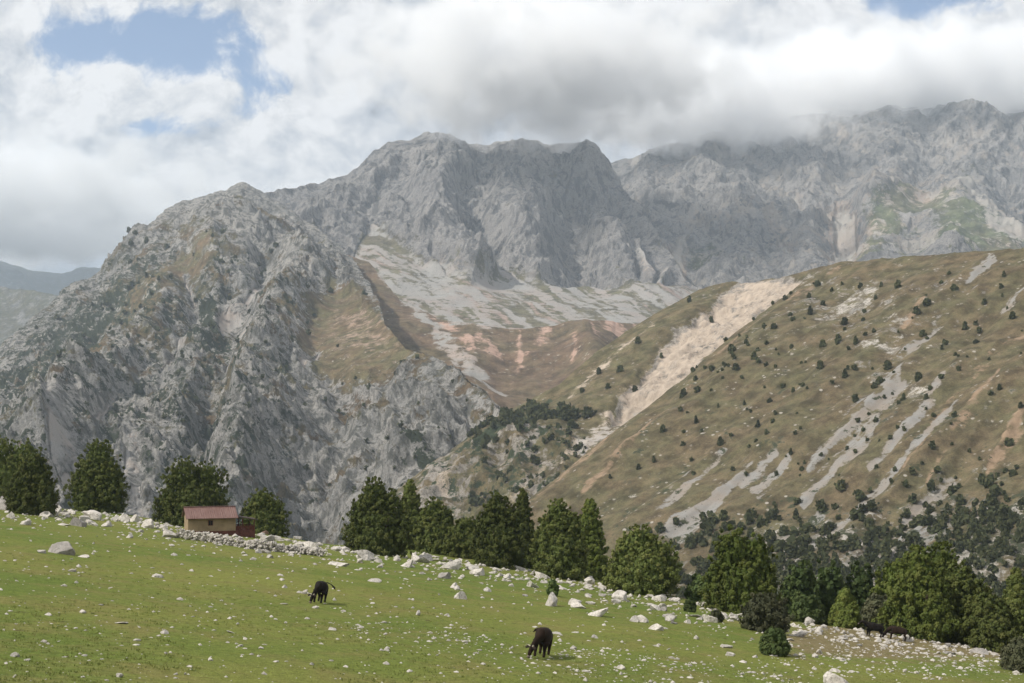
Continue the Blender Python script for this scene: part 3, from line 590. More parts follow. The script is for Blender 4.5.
def cloud_leaves(r, cen, nrm, size, tint):
    """one small bent-free quad per leaf spray"""
    n = len(cen); nr = nrm + r.normal(0, .55, (n, 3)); nr /= np.linalg.norm(nr, axis=1, keepdims=True) + 1e-9
    up = r.normal(0, .5, (n, 3)) + np.array([0, 0, 1.0]); u = np.cross(nr, up); u /= np.linalg.norm(u, axis=1, keepdims=True) + 1e-9
    v = np.cross(u, nr); s = size[:, None]
    V = np.stack([cen - u * s * .5 - v * s * .4, cen + u * s * .5 - v * s * .6, cen + u * s * .38 + v * s * .9, cen - u * s * .42 + v * s * .75], 1).reshape(-1, 3)
    Fc = np.arange(n * 4).reshape(-1, 4); T = np.repeat(tint, 4, 0); return V, Fc, T
def profile(kind, t):
    if kind == 'cone': return np.clip((1 - t) ** .62, .0, 1) * np.clip(.62 + 2.0 * t, 0, 1) * 1.08
    if kind == 'egg': return np.clip(1 - np.abs((t - .33) / .68) ** 2.1, 0, 1) ** .62 * np.where(t < .36, .9 + .1 * t / .36, 1)
    return np.sqrt(np.clip(1 - ((t - .48) / .54) ** 2, 0, 1))
def crown(r, peaks, nleaf, leaf, plume=.7, gap=.15, core=True):
    """peaks: (dx, dy, z0, height, radius, kind); foliage as upright sprays scattered over and inside uneven lobes"""
    Vs, Fs, Ts = [], [], []; off = 0
    tot = sum(p[3] * p[4] for p in peaks)
    for (dx, dy, z0, h, rad, kind) in peaks:
        nl = int(nleaf * h * rad / tot); npl = max(14, int(min(nl / 42, 190 + nl / 85))); sd = r.uniform(0, 90)
        t = r.beta(1.05, 1.35, npl) * .97 + .01; a = r.uniform(0, 2 * np.pi, npl)
        lob = 1 + .20 * np.sin(a * 3 + sd) * np.sin(t * 9 + sd) + .13 * np.sin(a * 5 + t * 14 + sd * 2) + r.normal(0, .07, npl)
        rr = rad * profile(kind, t) * lob * np.where(r.random(npl) < .72, r.uniform(.80, 1.0, npl), r.uniform(.35, .8, npl))
        pc = np.stack([dx + rr * np.cos(a), dy + rr * np.sin(a), z0 + t * h], 1)
        ps = plume * (.5 + .7 * r.random(npl)) * (.55 + .6 * (1 - t)) ; pt = np.stack([r.random(npl), np.clip(r.normal(.25, .25, npl), 0, 1)], 1)
        k = r.integers(0, npl, nl); d = r.normal(0, 1, (nl, 3)); d /= np.linalg.norm(d, axis=1, keepdims=True); d *= (r.random(nl) ** .4)[:, None]
        cen = pc[k] + d * ps[k][:, None] * np.array([.72, .72, .85]) + np.stack([np.cos(a[k]), np.sin(a[k]), 0 * a[k]], 1) * (d[:, 2] * ps[k] * .25)[:, None]
        cen[:, 2] = np.maximum(cen[:, 2], .05)
        outw = np.stack([np.cos(a[k]), np.sin(a[k]), .45 + 0 * a[k]], 1) * .9 + d * .9
        tn = np.clip(np.stack([pt[k, 0] * .6 + .4 * r.random(nl), pt[k, 1] + r.normal(0, .12, nl), np.zeros(nl), np.ones(nl)], 1), 0, 1)
        V, Fc, T = cloud_leaves(r, cen, outw, leaf * (.6 + .8 * r.random(nl)), tn)
        Vs.append(V); Fs.append(Fc + off); Ts.append(T); off += len(V)
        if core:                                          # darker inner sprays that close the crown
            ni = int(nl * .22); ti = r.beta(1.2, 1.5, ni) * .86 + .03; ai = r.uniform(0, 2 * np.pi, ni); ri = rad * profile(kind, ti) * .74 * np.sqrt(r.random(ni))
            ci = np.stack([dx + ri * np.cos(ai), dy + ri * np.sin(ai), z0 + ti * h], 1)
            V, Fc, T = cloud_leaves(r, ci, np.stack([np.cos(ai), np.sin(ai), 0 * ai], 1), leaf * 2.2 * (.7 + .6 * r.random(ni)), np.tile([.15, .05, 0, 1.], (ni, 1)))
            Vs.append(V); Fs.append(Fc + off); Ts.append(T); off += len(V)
    return np.concatenate(Vs), np.concatenate(Fs), np.concatenate(Ts)
def tube(path, radii, n=8):
    V, Fc = [], []
    for i, (p, rr) in enumerate(zip(path, radii)):
        p = Vector(p); d = (Vector(path[min(i + 1, len(path) - 1)]) - Vector(path[max(i - 1, 0)])).normalized()
        u = d.orthogonal().normalized(); v = d.cross(u)
        for k in range(n):
            a = 2 * math.pi * k / n; V.append(p + (u * math.cos(a) + v * math.sin(a)) * rr)
        if i:
            for k in range(n): Fc.append(((i - 1) * n + k, (i - 1) * n + (k + 1) % n, i * n + (k + 1) % n, i * n + k))
    return [tuple(v) for v in V], Fc
def tubes_mesh(name, specs):
    V, Fc = [], []
    for path, radii in specs:
        v, f = tube(path, radii); o = len(V); V += v; Fc += [tuple(i + o for i in q) for q in f]
    return np_mesh(name, np.array(V), np.array(Fc))
def trunk_mesh(r, h, rad, peaks):
    specs = [([(0, 0, -.5), (0, 0, 0), (.1, 0, h * .3), (.15, .05, h * .55)], [rad * 1.4, rad * 1.1, rad * .7, rad * .3])]
    for pk in peaks:
        for _ in range(3):
            a = r.uniform(0, 6.28); q = r.uniform(.3, .6) * pk[4]
            specs.append(([(0, 0, h * .05), (pk[0] * .6 + q * .4 * math.cos(a), pk[1] * .6 + q * .4 * math.sin(a), h * .25), (pk[0] + q * math.cos(a), pk[1] + q * math.sin(a), h * .5)], [rad * .6, rad * .4, rad * .15]))
    return tubes_mesh('trunk', specs)
def tree(name, label, cat, base, wpx, hpx, shape, mat=None, group=None, seed=1, nleaf=5200, leaf=.26, plume=.75, lift=.0):
    """a tree at a base point, sized so that it stands hpx tall and wpx wide in the picture at its distance"""
    r = np.random.default_rng(seed); s = base.y / F; H, W = hpx * s, wpx * s
    pk = [(dx * W, dy * W, lift * H, hh * H, rr * W, kind) for dx, dy, hh, rr, kind in shape]
    root = empty(name, base); tag(root, label, cat, group)
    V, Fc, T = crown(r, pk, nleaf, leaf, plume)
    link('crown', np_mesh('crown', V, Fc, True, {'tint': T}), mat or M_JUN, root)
    link('trunk', trunk_mesh(r, H, max(.09, W * .035), pk), M_BARK, root)
    return root
ONE = [(0, 0, 1, .47, 'cone')]
EGG = [(0, 0, 1, .40, 'egg'), (-.16, -.15, .74, .34, 'egg'), (.18, -.1, .68, .32, 'egg')]
TWIN = [(-.14, 0, 1, .34, 'egg'), (.16, .05, .95, .33, 'egg'), (-.38, 0, .58, .16, 'egg'), (.05, -.2, .62, .36, 'egg')]
WIDE = [(-.05, 0, 1, .34, 'egg'), (-.2, -.05, .80, .30, 'egg'), (.18, 0, .84, .32, 'egg'), (.02, -.25, .6, .42, 'egg')]
ROUND = [(0, 0, 1, .40, 'round'), (-.22, .1, .75, .28, 'round'), (.24, -.05, .7, .28, 'round')]
EDGE_TREES = [
    # px, base row, width, height, shape, material, metres past the meadow's edge, label
    (8, 503, 84, 70, TWIN, M_JUN, 2, 'broad dark juniper at the far left, behind a smaller one'),
    (34, 514, 52, 62, EGG, M_JUN, None, 'smaller rounded juniper standing in front of the broad leftmost juniper'),
    (99, 511, 60, 74, EGG, M_JUN, None, 'egg-shaped lone juniper between the far left pair and the hut'),
    (194, 517, 76, 64, TWIN, M_JUN, 4, 'twin-topped juniper directly behind the hut with the red roof'),
    (264, 528, 52, 42, WIDE, M_JUN, 4, 'low spreading juniper just right of the hut porch'),
    (378, 555, 62, 80, WIDE, M_JUN, None, 'large bushy juniper at the left end of the middle row'),
    (410, 552, 34, 75, ONE, M_JUN, 5, 'narrow pointed juniper squeezed behind the large left one of the middle row'),
    (436, 552, 42, 58, WIDE, M_JUN, 2, 'mid-sized rounded juniper second from the left in the middle row'),
    (467, 563, 40, 48, ROUND, M_JUN, 1, 'low loose juniper shrub filling the gap in the middle row'),
    (500, 567, 54, 78, WIDE, M_JUN, None, 'pointed full juniper at the centre of the middle row'),
    (523, 562, 30, 76, ONE, M_JUN, 5, 'dark shaded juniper tucked behind the central pointed one'),
    (560, 578, 52, 82, WIDE, M_JUN, None, 'tall conical juniper beside the bleached dead branch'),
    (590, 574, 40, 78, ONE, M_BRI, 5, 'fresh green juniper overlapping the right side of the tall conical one'),
    (643, 592, 70, 70, WIDE, M_JUN, None, 'wide dark juniper at the right end of the middle row'),
    (741, 603, 72, 80, [(-.1, 0, 1, .3, 'egg'), (.16, 0, .92, .3, 'egg'), (-.28, 0, .62, .22, 'egg'), (.3, 0, .62, .2, 'egg'), (0, -.2, .6, .34, 'egg')], M_BRI, 2, 'large loose twin-crowned tree standing behind white rock slabs'),
    (845, 622, 30, 34, ONE, M_BRI, 1, 'small yellow-green conical juniper left of the far cattle'),
    (918, 637, 74, 94, ONE + [(.1, -.15, .6, .36, 'cone')], M_BRI, None, 'big bright green conical juniper right of the far cattle'),
    (960, 642, 60, 84, WIDE, M_JUN, 3, 'dull green bushy juniper just right of the big bright cone'),
    (988, 648, 46, 62, WIDE, M_JUN, 1, 'dark low juniper at the right end of the meadow edge'),
    (1016, 650, 40, 84, ONE, M_JUN, 4, 'slim tall juniper near the right border'),
    (940, 620, 50, 82, ROUND, M_BRI, 9, 'olive green tree peeping over the right shoulder of the bright cone'),
    (895, 622, 44, 66, ROUND, M_BRI, 8, 'pale olive tree showing left of the bright cone'),
]
for i, (px, py, w, h, shp, mt, d, lab) in enumerate(EDGE_TREES):
    b = place(px, py) if d is None else behind_edge(px, d)
    top = HY - (py - h); s = b.y / F
    hh = (top * s - b.z) / s                      # keep the top where it stands
    b.z -= .1
    tree('juniper', lab, 'tree', b, w * (.98 if i < 5 else 1.10), hh, shp, mt, 'junipers along the far edge of the meadow', 100 + i, int(15000 + 400 * h), .10, .40)
BUSHES = [(800, 600, 40, 42, 10, 'dark broadleaf bush behind and right of the loose twin-crowned tree'), (828, 606, 50, 50, 12, 'tall dark broadleaf bush in the hollow behind the meadow'), (862, 606, 44, 46, 12, 'dark broadleaf bush above the small yellow-green cone'),
          (805, 618, 36, 24, 4, 'low green bush left of the lone white boulder'), (878, 624, 34, 32, 5, 'brownish bush directly behind the far cattle'), (700, 596, 26, 22, 4, 'low shrub below the left side of the loose twin-crowned tree')]
for i, (px, py, w, h, d, lab) in enumerate(BUSHES):
    b = behind_edge(px, d); s = b.y / F; hh = ((HY - (py - h)) * s - b.z) / s; b.z -= .1
    tree('bush', lab, 'bush', b, w, hh, ROUND, M_DEC if i != 4 else M_GRB, 'bushes beyond the meadow edge', 150 + i, 15000, .14, .5)
for i, (px, py, w, h, mt, lab) in enumerate([(765, 632, 50, 40, M_GRB, 'grey-green round bush on the meadow below the white slabs'), (774, 655, 26, 25, M_DEC, 'small dark green bush below the grey-green round bush'), (1022, 672, 40, 34, M_GRB, 'olive bush cut by the lower right border'),
                                             (553, 596, 11, 17, M_DEC, 'tiny shrub between two pale boulders below the dead branch'), (690, 612, 13, 15, M_DEC, 'tiny shrub left of the white rock slabs'), (716, 622, 15, 12, M_GRB, 'tiny grey shrub on the grass left of the grey-green round bush')]):
    b = place(px, py); b.z -= .05
    tree('bush', lab, 'bush', b, w, h, ROUND, mt, 'bushes on the open meadow', 170 + i, 1600 if w < 20 else 11000, .085, .34 if w > 20 else .18, .05)

# small trees and bushes on the brown hillside: shared meshes, one object each
def small_mesh(kind, seed, mat):
    r = np.random.default_rng(seed)
    pk = {'cone': [(0, 0, 0, 1, .36, 'cone')], 'round': [(0, 0, -.05, 1, .48, 'round'), (.3, .1, -.05, .7, .34, 'round')], 'egg': [(0, 0, 0, 1, .42, 'egg'), (-.2, .1, 0, .7, .3, 'egg')]}[kind]
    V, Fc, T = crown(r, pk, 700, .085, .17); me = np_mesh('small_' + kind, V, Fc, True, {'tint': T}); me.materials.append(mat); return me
SMALL = {k: [small_mesh(k, 300 + 10 * j + i, M_SCR) for i in range(4)] for j, k in enumerate(('cone', 'egg', 'round'))}
SPARSE = [(817, 284), (862, 287), (883, 287), (951, 275), (1005, 276), (810, 298), (824, 307), (877, 300), (929, 308), (918, 316), (845, 322), (876, 335), (977, 321), (964, 320), (1012, 311), (956, 293), (777, 336), (767, 335), (823, 345), (839, 344), (857, 347), (923, 332), (749, 350), (793, 350), (714, 374), (738, 368), (739, 377), (757, 365), (777, 371), (846, 379), (857, 370), (889, 367), (882, 383), (876, 387), (794, 393), (745, 405), (700, 396), (686, 397), (856, 403), (920, 379), (977, 340), (1021, 405), (1001, 390), (665, 436), (684, 418), (684, 399), (792, 455), (804, 460), (721, 444), (684, 446), (698, 426), (735, 300 + 60), (812, 318), (901, 292), (985, 300), (942, 345), (960, 372), (905, 400), (822, 372), (770, 400), (720, 410), (760, 430), (640, 470), (612, 480), (655, 462)]
SPURT = [(661, 353), (621, 371), (634, 385), (641, 405), (609, 388), (708, 311), (658, 395), (675, 380), (690, 300), (640, 345), (600, 372), (582, 390)]
r3 = np.random.default_rng(33); n_small = 0
def small_tree(p, hpx, kind, label, group):
    global n_small
    s = p.y / F; o = link('hillside_bush' if kind == 'round' else 'hillside_juniper', SMALL[kind][n_small % 4]); n_small += 1
    H = hpx * s * .8; o.location = p - Vector((0, 0, .12 * H)); o.scale = (H * r3.uniform(.75, 1.3), H * r3.uniform(.75, 1.3), H); o.rotation_euler = (0, 0, r3.uniform(0, 6.28))
    return tag(o, label, 'bush' if kind == 'round' else 'tree', group)
for px, py in SPARSE:
    k = ('cone', 'egg', 'egg')[int(r3.integers(0, 3))]
    small_tree(at(HILL, px, py + 4), r3.uniform(5, 13), k, {'cone': 'pointed dark juniper standing alone on the dry brown hillside', 'egg': 'rounded dark juniper standing alone on the dry brown hillside'}[k], 'lone junipers on the brown hillside')
for px, py in SPURT: small_tree(at(SPUR, px, py + 3), r3.uniform(7, 10), 'egg', 'small juniper on the spur beside the pale landslip', 'junipers on the spur')
for i in range(22):
    t = r3.random(); px = 512 + 84 * t + r3.normal(0, 5); py = 424 - 8 * t + r3.normal(0, 6)
    small_tree(at(SPUR, px, py), r3.uniform(14, 20), 'round', 'dark leafy tree in the dense copse where the valley slopes meet', 'copse between crag and spur')
def slope_density(px, py): return float(sstep(-10, 90, np.array(py - (525 - (px - 640) * .20))))
cand = []
while len(cand) < 800:
    px, py = r3.uniform(640, 1030), r3.uniform(420, 612)
    if py > 445 - (px - 1024) * .28 - 20 and r3.random() < slope_density(px, py) + .04:
        c_ = int(np.argmin(np.abs(HILL.PX[0] - px))); rr_ = int(np.argmin(np.abs(HILL.PY[:HILL.front, c_] - py)))
        if HILL.cover[rr_, c_, 1] > .7 and r3.random() < .8: continue
        cand.append((px, py, r3.uniform(3.5, 15) * (.75 if py < 470 else 1)))
cand.sort(key=lambda q: -q[2])
for px, py, h in cand[:165]:
    k = ('cone', 'egg', 'round', 'round', 'egg')[int(r3.integers(0, 5))]
    lab = {'cone': 'pointed juniper in the thick scrub on the lower hillside', 'egg': 'rounded juniper in the thick scrub on the lower hillside', 'round': 'low dark bush in the thick scrub on the lower hillside'}[k]
    small_tree(at(HILL, px, py), h, k, lab, 'scrub trees on the lower hillside')
def scrub_mass(name, label, pts, nleaf=60):
    r = np.random.default_rng(5); Vs, Fs, Ts = [], [], []; off = 0
    for p, H in pts:
        V, Fc, T = crown(r, [(0, 0, -.1 * H, H, .5 * H, 'round')], nleaf, .26 * H, .25 * H, core=True); V = V + np.array(p)
        Vs.append(V); Fs.append(Fc + off); Ts.append(T); off += len(V)
    me = np_mesh(name, np.concatenate(Vs), np.concatenate(Fs), True, {'tint': np.concatenate(Ts)})
    return tag(link(name, me, M_SCR), label, 'scrub', None, 'stuff')
scrub_mass('hillside_scrub', 'small dark bushes peppering the lower brown hillside and its scree', [(at(HILL, px, py), h * at(HILL, px, py).y / F * .75) for px, py, h in cand[165:]] + [(at(HILL, px, py), r3.uniform(2, 5) * at(HILL, px, py).y / F) for px, py in zip(r3.uniform(660, 1024, 150), r3.uniform(285, 480, 150)) if py > 275 + max(0, 800 - px) * .8])
pts = []
while len(pts) < 520:
    px, py = r3.uniform(-60, 560), r3.uniform(250, 520)
    c_ = int(np.argmin(np.abs(CRAG.PX[0] - px))); col = CRAG.PY[:CRAG.front, c_]
    if py < col[-1] + 8: continue
    rr_ = int(np.argmin(np.abs(col - py)))
    if r3.random() > CRAG.cover[rr_, c_, 3] * 1.3 + .05: continue
    p = CRAG.P[rr_, c_]; pts.append((p, r3.uniform(2.5, 5.5) * p[1] / F))
for _ in range(260):
    px, py = r3.uniform(470, 640), r3.uniform(400, 520); p = at(SPUR, px, py)
    if SPUR.cover[int(np.argmin(np.abs(SPUR.PY[:SPUR.front, int(np.argmin(np.abs(SPUR.PX[0] - px)))] - py))), int(np.argmin(np.abs(SPUR.PX[0] - px))), 3] > .2: pts.append((p, r3.uniform(3, 8) * p.y / F))
scrub_mass('crag_scrub', 'tiny dark bushes dotted over the grey crags', pts, 34)

# ------------------------------------------------------------------ rocks
def rock_mat(name, a, b_, dark):
    m, g, b = new_mat(name, .92, .2); p = g.node('ShaderNodeTexCoord').outputs['Object']
    oi = g.node('ShaderNodeObjectInfo'); q = g.vm('ADD', p, oi.outputs['Location'])
    n = g.noise(q, 1.4, 7, .65); n2 = g.noise(q, 6, 6, .7)
    col = g.mix(g.ramp(n, .35, .65), a, b_); col = g.mix(g.ramp(n2, .46, .64, 0, .8), col, dark)
    col = g.mix(1.0, col, g.ramp(oi.outputs['Random'], 0, 1, .82, 1.12, False), 'MULTIPLY')
    g.put(b.inputs['Base Color'], col); bump_to(g, b, g.m('ADD', n, g.m('MULTIPLY', n2, .4)), .6, .15)
    return m
M_ROCK = rock_mat('pale_limestone', (.40, .37, .33), (.54, .505, .455), (.20, .18, .155))
M_GREY = rock_mat('grey_boulder', (.25, .23, .21), (.34, .315, .29), (.17, .16, .145))
M_RED = rock_mat('reddish_boulder', (.27, .17, .13), (.33, .22, .17), (.16, .11, .09))
def rock_mesh(seed, sub=2, flat=.7, cuts=12):
    r = np.random.default_rng(seed); bm = bmesh.new(); bmesh.ops.create_icosphere(bm, subdivisions=sub, radius=1)
    pl = [(Vector(r.normal(0, 1, 3)).normalized(), r.uniform(.38, .78)) for _ in range(cuts)]; sx = r.uniform(.65, 1.0)
    for v in bm.verts:
        for nrm, d in pl:
            e = v.co.dot(nrm) - d
            if e > 0: v.co -= nrm * e
        v.co *= 1 + .08 * float(perlin(np.array([[v.co.x * 2 + seed, v.co.y * 2, v.co.z * 2]]))[0]) + r.normal(0, .02)
        v.co.z *= flat; v.co.y *= sx; v.co.x += .35 * v.co.z * (r.random() * .2 + .3)
    me = bpy.data.meshes.new('rock'); bm.to_mesh(me); bm.free()
    return me
ROCKS = {}
for mname, mm in (('pale', M_ROCK), ('grey', M_GREY), ('red', M_RED)):
    ROCKS[mname] = []
    for i in range(9 if mname == 'pale' else 3):
        me = rock_mesh(500 + i, 3, (.7, .95, .6, 1.0, .8, .5, .9, .65, .8)[i]); me.materials.append(mm); ROCKS[mname].append(me)
r4 = np.random.default_rng(44)
def rock(px, py, wpx, label, group=None, hf=1.0, col='pale', which=None, tilt=.25, name='boulder', yaw=None, sink=.38):
    p = place(px, py, edge_y(px) + 3); s = p.y / F; w = wpx * s / 2
    k = int(r4.integers(0, len(ROCKS[col]))) if which is None else which
    o = link(name, ROCKS[col][k % len(ROCKS[col])]); o.location = (p.x, p.y, p.z + w * hf * .55 * (1 - 2 * sink) * .6)
    o.scale = (w, w * r4.uniform(.7, 1.0), w * hf); o.rotation_euler = (r4.normal(0, tilt), r4.normal(0, tilt), r4.uniform(0, 6.28) if yaw is None else yaw)
    return tag(o, label, 'rock' if name == 'boulder' else 'stone', group)
KEY = [(66, 554, 40, 'large grey mound-like boulder in the left grass, below the egg-shaped juniper', .85, 'grey', 0), (42, 553, 14, 'pale stone against the left side of the large grey mound boulder', .8, 'pale', None), (82, 557, 16, 'flat pale stone at the right foot of the large grey mound boulder', .4, 'pale', 5),
       (4, 510, 28, 'pinkish boulder cut by the left border under the junipers', 1.2, 'grey', 1), (12, 518, 14, 'pale block below the pinkish boulder at the left border', .9, 'pale', None), (84, 521, 18, 'pointed pale boulder below the egg-shaped juniper', .9, 'pale', 3), (107, 526, 13, 'squarish boulder right of the pointed pale one', 1.1, 'pale', 1), (63, 525, 15, 'flat slab left of the pointed pale boulder', .4, 'pale', 5),
       (135, 522, 17, 'bleached boulder at the left end of the stone pile', 1.1, 'pale', 1), (150, 528, 22, 'largest bleached block of the stone pile left of the hut', 1.1, 'pale', 0), (168, 537, 20, 'rounded grey-white boulder at the near end of the stone wall', 1.1, 'pale', 4), (130, 538, 12, 'small block on the grass below the stone pile', .8, 'pale', 3),
       (264, 531, 12, 'reddish brown boulder between the hut porch and the low juniper', 1.0, 'red', 0), (297, 538, 18, 'whitish boulder with a dark hollow right of the reddish one', .8, 'pale', 2), (258, 553, 13, 'isolated white block on grass below the stone wall', .9, 'pale', 0), (271, 558, 11, 'white block beside a bare soil patch below the stone wall', .9, 'pale', 1), (340, 566, 26, 'flat white slab at the right end of the stone wall', .55, 'pale', 2),
       (366, 560, 26, 'leaning pale slab in front of the large bushy juniper', 1.0, 'pale', 3), (425, 560, 34, 'long low outcrop under the second juniper of the middle row', .7, 'pale', 2), (374, 582, 16, 'flat white slab lying on the grass right of the left cow', .45, 'pale', 5), (418, 615, 9, 'upright white stone alone in the middle grass', 1.2, 'pale', 3), (447, 616, 9, 'low white stone right of the upright one in the middle grass', .8, 'pale', 4),
       (538, 574, 18, 'squarish beige boulder under the tall conical juniper', 1.25, 'grey', 1), (532, 587, 24, 'wide flat pale rock below the squarish beige boulder', .6, 'pale', 2), (552, 606, 24, 'big wedge-shaped white boulder above the right cow', 1.3, 'pale', 3), (573, 605, 20, 'sloping boulder just right of the big wedge', .8, 'pale', 1), (596, 616, 30, 'long split white boulder right of the wedge', .7, 'pale', 2), (622, 600, 30, 'broad jagged pale boulder below the wide dark juniper', .8, 'pale', 0),
       (656, 610, 22, 'pale slab right of the broad jagged boulder', .6, 'pale', 4), (636, 622, 17, 'rounded white boulder in the grass of the right meadow', .9, 'pale', 1), (658, 630, 22, 'wide low boulder right of the rounded white one', .8, 'pale', 0), (594, 638, 10, 'white stone at the lower left of the wide low boulder', .9, 'pale', 4), (557, 634, 16, 'thin white slab just right of the right cow', .35, 'pale', 5),
       (720, 605, 44, 'long white rock slabs under the loose twin-crowned tree', .45, 'pale', 2), (735, 612, 26, 'white slab at the right tip of the long slabs', .6, 'pale', 0), (697, 617, 18, 'pale slab on the slope left of the long white slabs', .5, 'pale', 5), (808, 620, 17, 'lone white boulder at the meadow edge left of the far cattle', 1.0, 'pale', 1), (833, 684, 38, 'large rounded boulder cut by the bottom border', .9, 'pale', 0), (730, 656, 12, 'white stone left of the small dark green bush', .9, 'pale', 3), (622, 669, 12, 'white stone in the stony strip near the bottom border', 1.0, 'pale', 0),
       (16, 657, 13, 'largest white stone of the cluster at the lower left border', 1.0, 'pale', 0), (27, 661, 11, 'flat white stone right of the cluster at the lower left', .6, 'pale', 4), (6, 664, 6, 'little white stone left in the lower left cluster', .9, 'pale', 4), (82, 613, 9, 'rounded white stone on the open left grass', 1.0, 'pale', 1), (122, 623, 19, 'flat white slab on the open left grass', .3, 'pale', 5), (118, 677, 13, 'bright stone pair near the bottom left, right one', .8, 'pale', 0), (107, 681, 6, 'small bright stone beside the bottom left pair', .8, 'pale', 3), (176, 675, 6, 'left of two small stones near the bottom', .9, 'pale', 1), (185, 675, 7, 'right of two small stones near the bottom', .9, 'pale', 3),
       (232, 633, 14, 'flat white slab in the grass left of and below the left cow', .35, 'pale', 5), (285, 588, 8, 'round white stone left of the left cow', 1.0, 'pale', 1), (305, 594, 9, 'white stone touching the muzzle side of the left cow', 1.1, 'pale', 3), (284, 604, 10, 'flat white stone below the round one by the left cow', .4, 'pale', 5), (312, 665, 7, 'white stone in the grass below the left cow', .9, 'pale', 0), (332, 630, 12, 'thin slab below and right of the left cow', .3, 'pale', 5)]
for px, py, w, lab, hf, col, wh in KEY: rock(px, py, w, lab, None, hf, col, wh)
extra = []
while len(extra) < 192:                      # rubble band along the far edge
    px = r4.uniform(0, 1000); dens = float(np.interp(px, [0, 60, 120, 170, 230, 330, 420, 520, 560, 640, 740, 800, 1000], [.6, .5, .8, .9, .35, .8, .6, .7, .9, 1, .9, .4, .35]))
    if r4.random() > dens: continue
    ey = float(np.interp(px, EX, EYP)); py = ey + abs(r4.normal(0, 1)) * float(np.interp(px, [0, 300, 560, 700, 900], [9, 9, 16, 20, 14])) + 1
    if 183 < px < 256 and py < 545: continue
    extra.append((px, py, min(30, 6.0 + r4.gamma(1.7, 4.0))))
def zone(px): return 'left of the hut' if px < 180 else 'right of the hut' if px < 345 else 'under the middle row of junipers' if px < 560 else 'below the wide dark juniper and the white slabs' if px < 760 else 'around the far cattle'
for px, py, w in extra:
    rock(px, py, w, 'pale stone in the rubble ' + zone(px), 'rubble stones along the meadow edge', r4.uniform(.5, 1.1), 'grey' if r4.random() < .12 else 'pale', None, .3, 'stone')
lone = []
while len(lone) < 48:
    px, py = r4.uniform(0, 900), r4.uniform(560, 683)
    if py < float(np.interp(px, EX, EYP)) + 22: continue
    lone.append((px, py))
for px, py in lone:
    rock(px, py, r4.uniform(4, 8), 'small white stone lying alone in the open green grass', 'small stones in the open grass', r4.uniform(.3, .9), 'pale', None, .2, 'stone')
def stone_pile(name, pts, mat, seed):
    """pts: (point, radius); stones as plain lumps in one mesh"""
    r = np.random.default_rng(seed); Vs, Fs = [], []; off = 0
    src = []
    for i in range(6):
        me = rock_mesh(700 + i, 1, .8, 6); v = np.array([q.co[:] for q in me.vertices]); f = np.array([p.vertices[:] for p in me.polygons]); src.append((v, f)); bpy.data.meshes.remove(me)
    for p, rad in pts:
        v, f = src[int(r.integers(0, 6))]; a = r.uniform(0, 6.28); M = np.array([[math.cos(a), -math.sin(a), 0], [math.sin(a), math.cos(a), 0], [0, 0, 1]])
        vv = (v * r.uniform(.7, 1.25, 3)) @ M.T * rad + np.array(p); Vs.append(vv); Fs.append(f + off); off += len(v)
    return np_mesh(name, np.concatenate(Vs), np.concatenate(Fs), False)
pts = []
N_S = 0
while N_S < 5200:
    px, py = r4.uniform(-20, 1040), r4.uniform(500, 686)
    ey = float(np.interp(px, EX, EYP)); d = py - ey
    if d < 1: continue
    pr = .09 + .95 * math.exp(-(d / 15) ** 2)
    line = 628 + (px - 380) * .20                         # stony streak across the middle
    if px > 330: pr += .40 * math.exp(-((py - line) / 13) ** 2)
    if px > 780: pr += .9 * math.exp(-((py - (652 + (px - 800) * .04)) / 8) ** 2) + .5 * math.exp(-((py - 672) / 7) ** 2)
    if 560 < px < 800: pr += .5 * math.exp(-((py - (655 + (px - 600) * .11)) / 9) ** 2)
    if r4.random() > pr * (.55 + .9 * (perlin(np.array([[px / 26, py / 9, 2.0]]))[0] > 0)): continue
    p = place(px, py); pts.append((p + Vector((0, 0, -.02)), min(.42, .5 * r4.gamma(2.0, 1.2 + 1.1 * math.exp(-(d / 14) ** 2)) * p.y / F + .02))); N_S += 1
tag(link('scattered_stones', stone_pile('scattered_stones', pts, M_ROCK, 3), M_ROCK), 'countless small pale stones strewn over the meadow', 'stones', None, 'stuff')

# dry stone wall in front of the hut
def stone_wall():
    r = np.random.default_rng(81); path = [place(px, py) for px, py in ((176, 538), (200, 541), (225, 545), (250, 549), (275, 552), (300, 554), (322, 557))]
    pts = []
    L = len(path) - 1
    for _ in range(1050):
        t = r.uniform(0, L - 1e-6); i = int(t); p = path[i].lerp(path[i + 1], t - i); h = r.beta(1.1, 1.2); top = .95 if t < 4 else .8
        wob = .85 + .3 * float(perlin(np.array([[t * 3, 0, 0]]))[0])
        q = p + Vector((0, r.normal(.5, .30 * (1.3 - h)), 0)); q.z = gz(q.x, q.y) + h * top * wob; pts.append((q, r.uniform(.10, .24)))
    root = link('stone_wall', stone_pile('stone_wall', pts, M_ROCK, 9), M_ROCK); tag(root, 'low dry stone wall of pale rocks in front of the hut', 'wall')
stone_wall()

